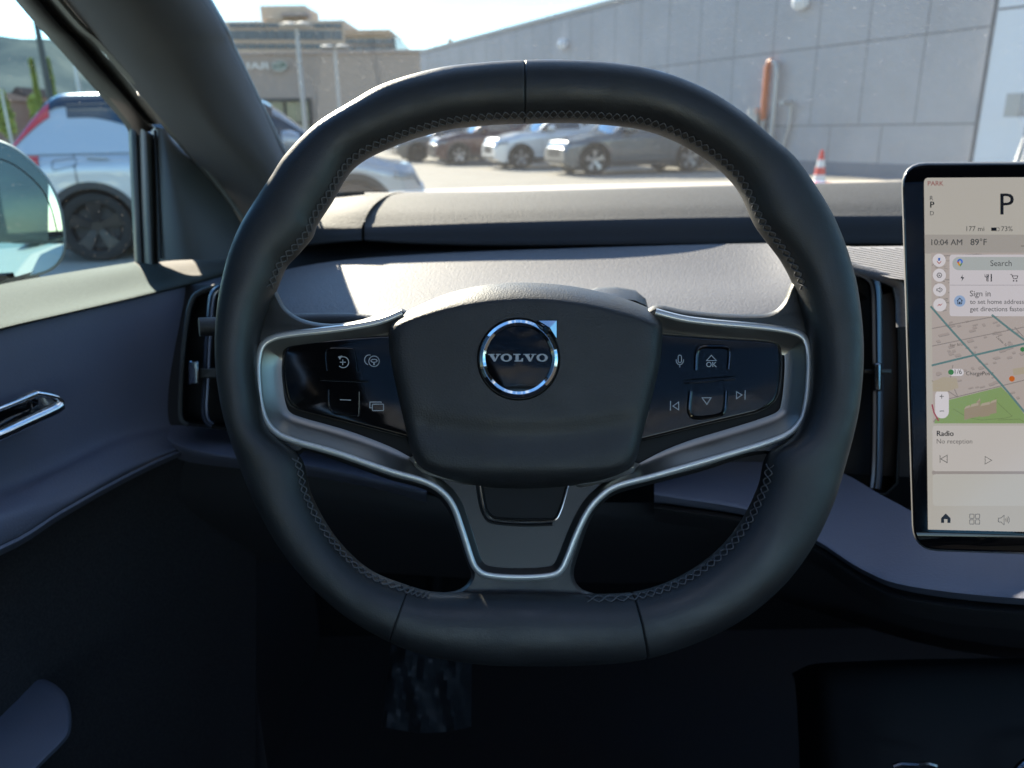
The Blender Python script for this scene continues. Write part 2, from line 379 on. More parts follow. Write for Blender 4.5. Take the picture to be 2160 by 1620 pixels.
mb.poly(rg[-1], [[W(x, y, -.0046) for x, y in BH]]); mb.grid([[W(x, y, -.0046) for x, y in BH], [W(x, y, -.013) for x, y in BH]], closed_u=True)
part('spoke_body', mb, M['leather'], sw)
part('spoke_base', plate(inset(BC + [(1385, 700), (1100, 704), (845, 700)], 2.5), [(0, -.020), (0, -.0122)], W), M['black'], sw)
prof = [(0, -.0085), (0, -.0045), (1.2, -.0028), (3.5, -.0018), (9, -.0016), (13, -.0018), (15, -.0028), (18, -.0036), (28, -.0056), (41, -.0085), (52, -.0102), (60, -.0106)]
nrm = []
for i in range(nB):
    a, c = BC[max(0, i - 1)], BC[min(nB - 1, i + 1)]; tx, ty = c[0] - a[0], c[1] - a[1]; l = math.hypot(tx, ty); nrm.append((ty / l, -tx / l))
if nrm[len(nrm) // 7][0] < 0: nrm = [(-x, -y) for x, y in nrm]
def wfac(i):
    x, y = BC[i]
    if y > 1000: return max(.38, 1 - (y - 1000) / 40)
    return 1.0 if y > 760 or True else 1
fac = [wfac(i) for i in range(nB)]
for _ in range(6): fac = [(fac[max(0, i - 1)] + fac[i] + fac[min(nB - 1, i + 1)]) / 3 for i in range(nB)]
def bz(i, d, h):
    dd = d if d < 15 else 14 + (d - 14) * fac[i]
    return W(BC[i][0] + nrm[i][0] * dd, BC[i][1] + nrm[i][1] * dd, h)
mb = MB(); mb.grid([[bz(i, d, h) for i in range(nB)] for d, h in prof[:7]]); part('spoke_trim', mb, M['satin'], sw, angle=70)
mb = MB(); mb.grid([[bz(i, d, h) for i in range(nB)] for d, h in prof[6:]]); part('spoke_trim_inner', mb, M['satin_dark'], sw, angle=70)
# lower plate between the two legs of the trim
low = [(915, 1010), (950, 1048), (975, 1110), (998, 1180), (1020, 1203), (1060, 1211), (1100, 1212), (1142, 1211), (1172, 1202), (1192, 1172), (1215, 1110), (1245, 1058), (1290, 1010), (1290, 960), (1100, 950), (915, 960)]
part('lower_spoke_plate', plate(cat_(low, 3, True), [(0, -.0140), (0, -.0098)], W), mat('gunmetal', (.050, .048, .048), .34, .85), sw)
cap = [(1010, 985), (1013, 1020), (1018, 1052), (1024, 1078), (1040, 1094), (1070, 1098), (1105, 1099), (1150, 1099), (1172, 1096), (1183, 1078), (1192, 1050), (1200, 1018), (1204, 985)]
part('lower_spoke_cap', plate(cat_(cap, 2, True), [(0, -.0096), (1, -.0082), (4, -.0080), (6, -.0088)], W), M['black'], sw)
mb = MB(); mb.tube([W(x, y, -.0080) for x, y in cat_(cap, 4)], .0006, 6); part('cap_edge', mb, M['darkchrome'], sw)
mb = MB(); mb.tube([W(x, y, -.0086) for x, y in cat_([(1005, 1015), (1012, 1060), (1020, 1085), (1038, 1102), (1105, 1108), (1165, 1106)], 4)], .0008, 6); part('cap_groove', mb, M['black'], sw)
for pts in ([(873, 962), (882, 982), (905, 996), (950, 1008), (1002, 1019)], [(1338, 975), (1330, 992), (1300, 1003), (1265, 1014), (1215, 1023)]):
    mb = MB(); mb.tube([W(x, y, -.0082) for x, y in cat_(pts, 5)], [.0035, .0031, .0026] + [.0018] * (len(cat_(pts, 5)) - 4) + [.0008], 8); part('corner_trim', mb, M['satin_dark'], sw)

# button pads
LP = [(598, 760), (600, 742), (610, 731), (640, 725), (698, 716), (760, 711), (817, 708), (850, 708), (868, 800), (880, 927), (855, 922), (800, 908), (747, 894), (673, 875), (625, 862), (608, 846), (600, 815), (597, 785)]
RPd = [(1375, 705), (1402, 706), (1516, 714), (1590, 718), (1626, 722), (1641, 729), (1646, 745), (1646, 785), (1641, 828), (1630, 850), (1605, 866), (1578, 874), (1485, 896), (1400, 917), (1349, 929), (1320, 935), (1330, 820)]
def pad_at(px, py, h): return W(px, py, h)
HP = -.0062
for nm, o_, c0, c1 in (('button_pad', LP, 0, 0), ('button_pad', RPd, 0, 0)):
    bp = part(nm, plate(cat_(o_, 3, True), [(-3, -.0112), (-3, -.0080), (0, HP - .0006), (2.5, HP - .0001), (6, HP)], W), M['gloss'], sw)
    if o_ is LP:
        bp['label'] = 'left pad with the plus and minus keys'
        keys = [([(690, 782), (687, 747), (694, 736), (718, 735), (740, 736), (748, 743), (754, 784)], .0006, 'key_ridge'),
                ([(693, 822), (695, 857), (706, 872), (730, 875), (750, 876), (757, 872), (758, 826)], .0006, 'key_ridge')]
        slot = ((676, 801), (777, 805), .0008)
    else:
        bp['label'] = 'right pad with the arrow and OK keys'
        keys = [([(1468, 781), (1470, 745), (1480, 732), (1505, 731), (1530, 732), (1539, 742), (1537, 779)], .0012, 'key_ridge'),
                ([(1457, 826), (1454, 864), (1464, 880), (1492, 880), (1520, 874), (1529, 862), (1532, 824)], .0012, 'key_ridge')]
        slot = ((1442, 806), (1550, 797), .0014)
    for pts, r_, n_ in keys:
        c = cat_(pts, 5); mb = MB(); mb.tube([W(x, y, HP + r_ * .35) for x, y in c], r_, 8); part(n_, mb, M['gloss'], bp)
        # bright legs of each ridge
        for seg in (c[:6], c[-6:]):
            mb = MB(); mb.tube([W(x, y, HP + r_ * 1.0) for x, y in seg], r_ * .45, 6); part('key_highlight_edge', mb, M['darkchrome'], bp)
    mb = MB(); mb.tube([W(*slot[0], HP), W((slot[0][0] + slot[1][0]) / 2, (slot[0][1] + slot[1][1]) / 2, HP), W(*slot[1], HP)], slot[2], 8); part('divider_ridge', mb, M['gloss'], bp)
    mb = MB(); h = HP + .00025; lw = 1.7
    if o_ is LP:
        arc = [(724 + 11.5 * math.cos(R(a)), 764 + 11.5 * math.sin(R(a))) for a in range(-115, 146, 12)]; strokes(mb, arc, lw, W, h)
        strokes(mb, [(723, 758.5), (723, 770)], lw, W, h); strokes(mb, [(717, 764), (722, 764)], lw, W, h + 1e-5); strokes(mb, [(724, 764), (729.5, 764)], lw, W, h + 1e-5)
        mb.poly([W(x, y, h) for x, y in ((713, 752), (722, 750), (717, 759))])
        strokes(mb, circ(789, 762, 11), lw, W, h, True); strokes(mb, circ(789, 761, 6.5, 18, 3.2), lw, W, h, True)
        strokes(mb, [(789, 765), (789, 770)], 3, W, h); strokes(mb, [(779 + 10 * math.cos(R(a)), 759 + 10.5 * math.sin(R(a))) for a in range(105, 290, 12)], lw, W, h)
        strokes(mb, [(717, 843), (740.5, 844)], lw, W, h)
        strokes(mb, rrect(785.5, 852.5, 809, 866, 1.5, 2), lw, W, h, True); strokes(mb, [(784, 860), (780, 860), (780.5, 848), (804, 848), (804, 850)], lw, W, h)
    else:
        strokes(mb, rrect(1430.5, 749, 1437.5, 765, 3.4, 4), 1.5, W, h, True)
        strokes(mb, [(1426, 758), (1427, 764), (1430, 768), (1434, 769.5), (1438, 768), (1441, 764), (1442, 758)], 1.5, W, h); strokes(mb, [(1434, 770.3), (1434, 775)], 1.5, W, h)
        strokes(mb, [(1490.5, 760.5), (1500.5, 749.5), (1511, 760.5)], lw, W, h, True)
        text(mb, 'OK', 1489.5, 774, 22, W, h, bold=.5)
        strokes(mb, [(1481, 839), (1500, 839), (1491, 853)], lw, W, h, True)
        strokes(mb, [(1414.5, 846), (1414, 866)], lw, W, h); strokes(mb, [(1431.5, 848), (1431.5, 864.5), (1419.5, 856.5)], lw, W, h, True)
        strokes(mb, [(1553.5, 826), (1553.5, 841), (1565, 833)], lw, W, h, True); strokes(mb, [(1572, 823), (1571.5, 843)], lw, W, h)
    part('key_icons', mb, M['icon'], bp, smooth=False)

# airbag cover
AB = [(820, 712), (822, 690), (835, 672), (862, 655), (900, 637), (945, 619), (1000, 605), (1050, 598), (1108, 596), (1165, 599), (1215, 605), (1265, 615), (1315, 629), (1360, 646), (1385, 660), (1396, 680), (1397, 715), (1392, 765),
      (1380, 820), (1366, 875), (1353, 925), (1343, 965), (1325, 990), (1285, 1008), (1240, 1019), (1180, 1028), (1105, 1033), (1035, 1029), (975, 1018), (920, 1002), (885, 983), (867, 952), (856, 905), (843, 850), (830, 790), (822, 745)]
AC = cat_(AB, 6, True); cx0, cy0 = 1108, 800
def sm(a, b, x): t = max(0, min(1, (x - a) / (b - a))); return t * t * (3 - 2 * t)
def ab_h(x, y, d):
    h = .0085 * (1 - math.exp(-d / 9.0)) - .001
    yb_ = 636 + 48 * ((x - cx0) / 260) ** 2
    if y < yb_: t_ = (yb_ - y) * .266; h -= .001 * (1.15 * (math.sqrt(t_ * t_ + 1.4 ** 2) - 1.4) + .035 * t_ * t_)
    yc = 918 - 26 * ((x - cx0) / 225) ** 2
    wx = 1 - sm(205, 262, abs(x - cx0))
    h -= .0019 * sm(yc - 38, yc + 2, y) * wx
    h += .0016 * sm(yc + 2, yc + 60, y) * wx
    if y > 980: h -= .010 * ((y - 980) / 52) ** 2
    return h
mb = MB(); rings = [[W(x, y, -.034) for x, y in AC], [W(x, y, ab_h(x, y, 0) - .002) for x, y in AC]]
NS = 44
for k in range(NS + 1):
    s_ = 1 - (k / NS) ** 1.35; row = []
    for x, y in AC:
        X, Y = cx0 + (x - cx0) * s_, cy0 + (y - cy0) * s_; d = math.hypot(x - X, y - Y); row.append(W(X, Y, ab_h(X, Y, d)))
    if k == NS: break
    rings.append(row)
mb.grid(rings, closed_u=True); mb.poly(rings[-1]); airbag = part('airbag_cover', mb, M['vinyl'], sw, angle=50)
# emblem
hE = ab_h(1094, 757, 120); Ec = W(1094, 757, hE); k_ = (W(1194, 757, hE) - W(1094, 757, hE)).length / 100; exx = Vector((1, 0, 0))
def EL(prof): mb = MB(); mb.lathe(prof, Ec, WN, exx, 96); return mb
part('emblem_recess', EL([(88 * k_, .0001), (86.5 * k_, .0009), (85 * k_, .0003), (84 * k_, -.0004)]), M['black'], sw)
em = part('emblem_disc', EL([(70 * k_, .0006), (68 * k_, .0014), (50 * k_, .0020), (25 * k_, .0024), (.5 * k_, .0026)]), M['gloss'], sw)
er = part('emblem_ring', EL([(83.5 * k_, -.0008), (83.5 * k_, .0008), (82 * k_, .0018), (76 * k_, .0030), (75 * k_, .0030), (69.5 * k_, .0018), (68.5 * k_, .0010)]), M['chrome'], sw, angle=25)
arrow = [(1131, 680), (1136, 676.5), (1174, 676.5), (1174, 713), (1171.5, 716), (1160.5, 700.5), (1148.5, 713), (1137.5, 701.5), (1148, 690)]
mb = MB(); A3 = lambda d, h: [W(x, y, hE + h) for x, y in inset(arrow, d)]
mb.grid([A3(0, -.0005), A3(0, .0020)], closed_u=True); mid_ = W(1160, 691, hE + .0052); k0 = len(mb.v); a0_ = A3(0, .0020); mb.add(a0_ + [mid_], [(i, (i + 1) % len(a0_), len(a0_)) for i in range(len(a0_))]); part('emblem_arrow', mb, mat('arrow_chrome', (.42, .47, .54), .08, 1.0), sw, angle=20)
mb = MB(); hl = .0027; X0, Wd, yt, yb = 1029.5, 126.5, 746.5, 762.5
def LT(polys):
    for p in polys: mb.poly([W(X0 + x, yb - y * (yb - yt), hE + hl) for x, y in p])
def letV(x):  # slab serif V, 25 wide
    LT([[(x, 1), (x + 14, 1), (x + 14, .88), (x + 11.3, .88), (x + 15.6, .32), (x + 19, .88), (x + 16.6, .88), (x + 16.6, 1), (x + 27, 1), (x + 27, .88), (x + 23.4, .88), (x + 15.6, 0), (x + 12, 0), (x + 3, .88), (x, .88)]])
def letO(x, wv):
    o_ = [(x + wv / 2 + wv / 2 * math.cos(a), .5 + .52 * math.sin(a)) for a in [2 * math.pi * k / 28 for k in range(28)]]
    i_ = [(x + wv / 2 + (wv / 2 - 6) * math.cos(a), .5 + .37 * math.sin(a)) for a in [2 * math.pi * k / 28 for k in range(28)]]
    f3 = lambda L: [W(X0 + a, yb - b * (yb - yt), hE + hl) for a, b in L]
    mb.grid([f3(o_), f3(i_)], closed_u=True)
letV(0); letO(26.5, 24)
LT([[(53.5, 1), (68.5, 1), (68.5, .87), (64.6, .87), (64.6, .14), (69.5, .17), (71.5, .42), (74, .42), (73.4, 0), (55.5, 0), (55.5, .13), (58, .13), (58, .87), (53.5, .87)]])
letV(74.5); letO(102, 24)
part('emblem_lettering', mb, M['icon'], sw, smooth=False, label='VOLVO wordmark across the emblem')

# ============================================================ dashboard
dash = thing('dashboard', 'dark dashboard with a fabric soundbar under the windscreen, sunlit top pad and lower shelf', 'dashboard', (0.35, .85, .9))
def rowsY(cols, ys, ds): return [(c, y, d) for c, y, d in zip(cols, ys, ds)]
# soundbar, two pieces with a seam
def sbar(cols, rear, ft, fb, d0, nu=6):
    rows = [rowsY(cols, [y - 6 for y in rear], [d + .30 for d in d0]), rowsY(cols, rear, [d + .16 for d in d0]), rowsY(cols, [r * .55 + f * .45 for r, f in zip(rear, ft)], [d + .055 for d in d0]),
            rowsY(cols, [f - 8 for f in ft], [d + .012 for d in d0]), rowsY(cols, [f + 4 for f in ft], [d + .002 for d in d0]), rowsY(cols, [(f + b) / 2 + 4 for f, b in zip(ft, fb)], d0),
            rowsY(cols, fb, [d + .004 for d in d0]), rowsY(cols, [b - 3 for b in fb], [d + .05 for d in d0])]
    return surf(rows, nu, 4)
SB = sbar([769, 900, 1100, 1500, 1900, 2250], [412, 411, 409, 398, 389, 381], [480, 476, 470, 461, 457, 455], [508, 516, 520, 518, 518, 518], [.99, .985, .98, .965, .94, .91])
mb = MB(); mb.grid(SB[:15]); part('soundbar', mb, M['bar'], dash)
mb = MB(); mb.grid(SB[14:]); part('soundbar_face', mb, M['bar_face'], dash)
def capf(cols): return cols
mb = MB(); rows = [[(520, 440, 1.30), (640, 425, 1.28), (800, 408, 1.26), (860, 402, 1.26)], [(520, 455, 1.18), (640, 435, 1.15), (770, 416, 1.13), (818, 412, 1.13)], [(540, 470, 1.10), (640, 452, 1.07), (740, 440, 1.04), (785, 436, 1.035)],
                   [(560, 490, 1.06), (650, 476, 1.02), (735, 474, 1.00), (765, 473, .995)], [(570, 500, 1.05), (660, 490, 1.01), (733, 487, .992), (763, 486, .988)], [(575, 515, 1.05), (665, 505, 1.01), (733, 501, .99), (763, 500, .987)],
                   [(580, 528, 1.06), (670, 516, 1.015), (735, 510, .995), (763, 508, .991)], [(580, 526, 1.1), (670, 514, 1.06), (735, 508, 1.04), (763, 506, 1.04)]]
SE = surf(rows, 5, 4); mb.grid(SE[:15]); part('soundbar_end', mb, M['bar'], dash)
mb = MB(); mb.grid(SE[14:]); part('soundbar_end_face', mb, M['bar_face'], dash)
# windscreen seal strip in front of the glass and dark slot below the bar
mb = MB(); mb.grid(surf([rowsY([480, 615, 760, 1000, 1500, 1900, 2300], [520, 520, 505, 512, 512, 512, 512], [1.08, 1.05, 1.04, 1.03, 1.01, .985, .96]),
                        rowsY([480, 615, 760, 1000, 1500, 1900, 2300], [590, 566, 548, 534, 523, 524, 526], [1.06, 1.03, .985, .97, .955, .93, .9])], 5, 3)); part('soundbar_slot', mb, M['black'], dash)
# top pad
c_ = [470, 560, 615, 721, 850, 1000, 1300, 1563, 1700, 1795]
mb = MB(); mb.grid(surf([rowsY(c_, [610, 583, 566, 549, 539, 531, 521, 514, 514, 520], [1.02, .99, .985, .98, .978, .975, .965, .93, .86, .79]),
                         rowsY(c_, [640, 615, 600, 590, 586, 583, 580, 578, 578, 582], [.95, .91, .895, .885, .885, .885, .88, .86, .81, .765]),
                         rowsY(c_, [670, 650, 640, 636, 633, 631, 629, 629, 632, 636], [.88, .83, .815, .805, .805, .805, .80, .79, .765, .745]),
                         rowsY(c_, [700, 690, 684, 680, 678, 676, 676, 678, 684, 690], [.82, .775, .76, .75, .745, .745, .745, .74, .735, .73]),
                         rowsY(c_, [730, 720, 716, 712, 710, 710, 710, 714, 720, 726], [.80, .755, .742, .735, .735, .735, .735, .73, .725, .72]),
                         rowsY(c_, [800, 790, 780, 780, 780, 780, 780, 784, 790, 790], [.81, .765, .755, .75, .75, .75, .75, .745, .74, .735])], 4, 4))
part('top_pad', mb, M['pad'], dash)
# fascia facing the driver
c_ = [330, 400, 520, 700, 1100, 1500, 1800, 2000, 2300]
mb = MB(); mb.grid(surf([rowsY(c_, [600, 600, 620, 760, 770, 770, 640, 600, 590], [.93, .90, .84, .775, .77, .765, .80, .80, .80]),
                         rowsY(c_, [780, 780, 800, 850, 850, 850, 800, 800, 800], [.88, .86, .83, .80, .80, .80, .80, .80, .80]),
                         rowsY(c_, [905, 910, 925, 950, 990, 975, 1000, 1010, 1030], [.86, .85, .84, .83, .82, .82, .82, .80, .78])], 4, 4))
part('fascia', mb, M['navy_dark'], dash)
# shelves
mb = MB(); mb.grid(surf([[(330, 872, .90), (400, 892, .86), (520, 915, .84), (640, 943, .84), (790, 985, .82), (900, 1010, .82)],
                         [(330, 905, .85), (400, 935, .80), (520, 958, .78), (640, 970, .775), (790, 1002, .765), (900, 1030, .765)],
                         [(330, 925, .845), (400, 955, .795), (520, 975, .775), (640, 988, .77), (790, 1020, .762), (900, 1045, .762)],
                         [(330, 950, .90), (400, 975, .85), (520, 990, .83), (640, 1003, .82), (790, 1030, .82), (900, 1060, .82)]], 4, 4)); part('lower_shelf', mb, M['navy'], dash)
mb = MB(); mb.grid(surf([[(1380, 1012, .80), (1432, 1000, .80), (1538, 975, .82), (1740, 985, .80), (1870, 1050, .73), (1977, 1100, .67), (2160, 1135, .62), (2450, 1140, .58)],
                         [(1380, 1036, .745), (1428, 1042, .74), (1587, 1066, .73), (1717, 1120, .69), (1824, 1186, .64), (1926, 1222, .60), (2160, 1248, .555), (2450, 1250, .52)],
                         [(1380, 1052, .743), (1429, 1058, .738), (1588, 1084, .728), (1718, 1138, .69), (1824, 1204, .638), (1926, 1240, .598), (2160, 1266, .553), (2450, 1268, .52)],
                         [(1380, 1060, .75), (1430, 1065, .745), (1590, 1092, .735), (1718, 1146, .70), (1824, 1213, .65), (1926, 1250, .61), (2160, 1276, .565), (2450, 1278, .53)]], 5, 5)); part('lower_shelf', mb, M['navy'], dash)
mb = MB(); mb.grid(surf([[(1380, 1064, .752), (1430, 1070, .747), (1590, 1096, .737), (1718, 1150, .702), (1824, 1218, .652), (1926, 1256, .612), (2160, 1282, .567), (2450, 1284, .532)],
                         [(1380, 1075, .748), (1430, 1082, .743), (1590, 1110, .733), (1718, 1166, .70), (1824, 1236, .65), (1926, 1274, .61), (2160, 1300, .565), (2450, 1302, .53)],
                         [(1380, 1100, .80), (1430, 1108, .80), (1590, 1135, .78), (1718, 1190, .75), (1824, 1262, .70), (1926, 1300, .66), (2160, 1330, .61), (2450, 1330, .58)]], 5, 4)); part('shelf_edging', mb, M['navy_dark'], dash)
# knee panel and column shroud
c_ = [330, 520, 700, 1000, 1300, 1500, 1720, 2000, 2400]
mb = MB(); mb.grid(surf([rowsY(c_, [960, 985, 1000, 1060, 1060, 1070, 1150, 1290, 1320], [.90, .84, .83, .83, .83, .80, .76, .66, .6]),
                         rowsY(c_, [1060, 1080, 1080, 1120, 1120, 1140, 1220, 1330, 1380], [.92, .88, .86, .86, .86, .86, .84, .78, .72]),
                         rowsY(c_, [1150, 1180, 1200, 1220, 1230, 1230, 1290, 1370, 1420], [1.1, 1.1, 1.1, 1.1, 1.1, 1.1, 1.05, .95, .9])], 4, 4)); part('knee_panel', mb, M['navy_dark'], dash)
mb = MB(); Cc = dp(1105, 800, .50); 
for (dd, hw, zt_, zb_) in ((.0, .062, .040, -.055),): pass
colr = []
for (d_, hw, ht, hb) in ((.475, .050, .030, .050), (.52, .058, .040, .058), (.60, .062, .046, .062), (.80, .066, .050, .066)):
    o_ = EYE + ray(1105, 800) * .475 + Vector((0, math.cos(TAU), -math.sin(TAU))) * (d_ - .475)
    v_ = Vector((0, math.sin(TAU), math.cos(TAU)))
    colr.append([o_ + Vector((1, 0, 0)) * (hw * math.copysign(abs(math.cos(a)) ** .6, math.cos(a))) + v_ * ((ht if math.sin(a) > 0 else hb) * math.copysign(abs(math.sin(a)) ** .6, math.sin(a))) for a in [2 * math.pi * k / 32 for k in range(32)]])
mb.grid(colr, closed_u=True); part('column_shroud', mb, M['vinyl'], dash)
# driver monitoring pod behind the hub
mb = MB(); g = []
for (x, yt_, yb2) in ((1225, 618, 640), (1260, 606, 650), (1300, 605, 652), (1340, 612, 655), (1362, 630, 658), (1368, 652, 660)):
    g.append([dp(x, yb2, .60), dp(x, (yt_ + yb2) / 2, .575), dp(x, yt_ + 3, .59), dp(x, yt_, .62), dp(x, yb2, .68)])
mb.grid(g, closed_u=True); mb.poly(g[-1]); part('sensor_pod', mb, M['vinyl'], dash)
# stalks
mb = MB(); mb.tube([dp(x, y, d) for x, y, d in cat_([(420, 690, .56), (560, 684, .58), (640, 680, .59), (720, 679, .60), (765, 681, .605), (778, 684, .605), (800, 700, .60), (860, 740, .58)], 4)], .0068, 12); part('indicator_stalk', mb, M['vinyl'], dash)
mb = MB(); mb.tube([dp(x, y, d) for x, y, d in cat_([(1360, 740, .57), (1430, 700, .59), (1500, 682, .60), (1530, 676, .60), (1580, 674, .60), (1640, 674, .59), (1730, 678, .57)], 4)], .0042, 12); part('wiper_stalk', mb, M['black'], dash)
# ribbed speaker top beside the screen
GO = dp(1840, 555, .725); GNn = Vector((-.05, -.18, .98)).normalized()
def G(px, py, h=0): return onp(px, py, GO + GNn * h, GNn)
gp_ = [(1745, 521), (1925, 519), (1925, 592), (1878, 586), (1790, 561), (1745, 550)]
grl = part('speaker_grille', plate(gp_, [(0, -.02), (0, 0)], G), M['grille'], dash, smooth=False)
mb = MB()
for i in range(-5, 15):
    y0 = 526 + i * 4.6; pts = []
    for k in range(60):
        x = 1750 + k * 3; y = y0 + (x - 1780) * .19
        top_ok = y > 523; low_ok = y < (561 + (x - 1790) * .284) - 4
        if top_ok and low_ok: pts.append(G(x, y, .0002))
    if len(pts) > 2: mb.tube(pts, .0005, 6)
part('grille_ribs', mb, M['grille'], grl)
mb = MB(); mb.tube([dp(x, y, d) for x, y, d in cat_([(1730, 548, .745), (1788, 562, .725), (1832, 575, .71), (1870, 588, .70), (1893, 600, .70), (1900, 625, .70), (1901, 660, .70), (1902, 690, .70)], 5)], .0045, 10); part('fascia_corner', mb, M['pad'], dash)
# air vents
def vent(frame, strip, wd, knob, block, fan=None, lbl=None):
    v = part('air_vent', plate(frame, [(0, .0), (2, .004), (5, .004), (9, -.012), (12, -.030)], lambda x, y, h: dp(x, y, .80 - h)), M['black'], dash, label=lbl)
    mb = MB(); c = cat_(strip, 5)
    L_ = [(x - wd / 2, y) for x, y in c]; R_ = [(x + wd / 2, y) for x, y in c]; g = []
    for k in range(len(c)):
        a, b = c[max(0, k - 1)], c[min(len(c) - 1, k + 1)]; tx, ty = b[0] - a[0], b[1] - a[1]; l = math.hypot(tx, ty); nx, ny = -ty / l, tx / l
        g.append([dp(c[k][0] + nx * wd * o2, c[k][1] + ny * wd * o2, .785 - h2) for o2, h2 in ((-.5, -.01), (-.47, .002), (-.3, .006), (-.08, .0065), (0, .0045), (.08, .0065), (.3, .006), (.47, .002), (.5, -.01))])
    mb.grid(g); part('vent_blade', mb, M['trimblade'], v)
    mb = MB(); k0 = rrect(*knob, 5, 4); mb2 = plate(k0, [(0, -.02), (0, .006), (2, .011), (5, .012)], lambda x, y, h: dp(x, y, .772 - h)); part('vent_tab', mb2, M['darkchrome'], v)
    part('vent_slider', plate(rrect(*block, 2, 3), [(0, -.01), (0, .004), (2, .005)], lambda x, y, h: dp(x, y, .776 - h)), M['trimgrey'], v)
    return v
M['trimblade'] = mat('vent_blade', (.10, .115, .15), .25, .5)
v1 = vent([(500, 590), (470, 600), (440, 610), (419, 618), (407, 629), (397, 659), (387, 733), (382, 807), (380, 869), (385, 888), (397, 897), (460, 905), (500, 905)],
     [(486, 598), (462, 608), (449, 622), (444, 650), (441, 690), (438, 733), (435, 807), (432, 860), (436, 885), (448, 897)], 17, (398, 760, 420, 812), (422, 777, 456, 797), lbl='left end air vent')
mb = MB(); mb.tube([dp(x, y, .79) for x, y in cat_([(490, 592), (440, 608), (419, 617), (407, 629), (397, 659), (387, 733), (382, 807), (380, 869), (385, 888), (397, 896)], 5)], .0022, 8); part('vent_bezel', mb, M['trimgrey'], v1)
v2 = vent([(1760, 570), (1800, 574), (1850, 586), (1885, 602), (1897, 640), (1900, 760), (1900, 900), (1895, 1020), (1870, 1045), (1780, 1050), (1760, 1000)],
     [(1770, 568), (1800, 572), (1823, 578), (1839, 590), (1846, 610), (1848, 650), (1849, 720), (1850, 800), (1850, 900), (1848, 990), (1844, 1030)], 27, (1843, 765, 1860, 826), (1822, 779, 1880, 788), lbl='centre air vent beside the screen')
mb = MB(); mb.poly([dp(x, y, .80) for x, y in [(1785, 578), (1802, 583), (1807, 602), (1806, 614), (1798, 612)]]); mb.poly([dp(x, y, .80) for x, y in [(1808, 585), (1822, 590), (1830, 600), (1834, 635), (1820, 620), (1808, 613)]])
part('vent_slat', mb, M['bar'], v2)
# brake pedal with its clear protective film, footwell
ped = thing('brake_pedal', 'black brake pedal in the dark footwell below the steering wheel', 'pedal', dp(900, 1440, 1.0))
mb = MB(); mb2 = plate(rrect(838, 1385, 965, 1520, 14, 5), [(0, -.012), (0, 0), (4, .004)], lambda x, y, h: dp(x, y, 1.02 - h)); part('pedal_pad', mb2, M['black'], ped)
mb.tube([dp(905, 1400, 1.03), dp(910, 1300, 1.1), dp(920, 1150, 1.2)], .012, 8); part('pedal_arm', mb, M['black'], ped)
random.seed(3); g = []
for j in range(26):
    row = []
    for i in range(22):
        u_, v_ = i / 21, j / 25; x = 815 + 170 * u_ + (1 - v_) * 10 - 18 * v_ * (.5 - u_); y = 1360 + 172 * v_ + 14 * math.sin(u_ * 3.1) * v_
        dd = .985 + .010 * math.sin(u_ * 17 + v_ * 5 + 2 * math.sin(v_ * 4)) * (.4 + v_) + .006 * math.sin(u_ * 31 - v_ * 9) + random.uniform(-.0016, .0016) + .035 * (2 * u_ - 1) ** 4
        row.append(dp(x, y, dd))
    g.append(row)
mb = MB(); mb.grid(g); tag(part('plastic_film', mb, M['film']), 'crinkled clear plastic cover hanging over the pedal below the wheel', 'plastic cover')

# ============================================================ touchscreen
TL, BL = dp(1948, 375, .566), dp(1957, 1117, .545)
ud = Vector((math.cos(R(2.5)), -math.sin(R(2.5)), 0)); vd = (BL - TL).normalized(); SN = ud.cross(vd).normalized()
if SN.dot(EYE - TL) < 0: SN = -SN
def SC(px, py, h=0.0): return onp(px, py, TL + SN * h, SN)
ts_ = thing('touchscreen', 'tall portrait touchscreen tablet on the dashboard showing a map and a big P', 'touchscreen', SC(2240, 1150, -.02))
def em_(name, c, k=.9): return mat(name, (0, 0, 0), .12, spec=.45, emis=tuple(x * k for x in srgb(*c)))
XR = 2555
frame = rquad([(1902, 344), (XR + 62, 341), (XR + 62, 1184), (1927, 1159)], 52)
part('housing', plate(frame, [(3, -.010), (0, -.0075), (0, -.003), (2, -.0012), (5, -.0004)], SC), M['gloss'], ts_, angle=50)
part('housing_edge', plate(inset(frame, -2.0), [(9, -.0135), (3, -.0120), (0, -.009), (0, -.0040), (2.5, -.0022)], SC), mat('grey_housing', (.16, .16, .165), .45), ts_)
mb = MB(); mb.box(tuple(SC(2250, 800, -.085)), .05, .06, .08); part('mount', mb, M['black'], ts_)
scr = plate([(1949, 384), (1951, 378), (1956, 375)] + [(XR, 372), (XR, 1131)] + [(1957.5, 1117)], [(0, -.0006), (0, .0001)], SC)
E = {}
disp = part('display', scr, em_('screen_ground', (176, 171, 162)), ts_, smooth=False)
def sp(name, mb, m): return part(name, mb, m, disp, smooth=False)
def fl(pts, h): mb = MB(); mb.poly([SC(x, y, h) for x, y in pts]); return mb
h1, h2, h3, h4, h5 = .0003, .0005, .0007, .0009, .0011
sp('status_band', fl([(1950.6, 495), (XR, 495), (XR, 535), (1951, 535)], h1), em_('band', (158, 152, 145)))
sp('map_ground', fl([(1964, 533), (XR, 533), (XR, 893), (1968, 893)], h2), em_('map_ground', (172, 161, 155)))
rnd = random.Random(5); mb = MB(); mb2 = MB()
def inpark(x, y): return y > 800 and (y > 845 - (x - 1990) * .25 if x < 2118 else y > 815 + (x - 2110) * 1.0)
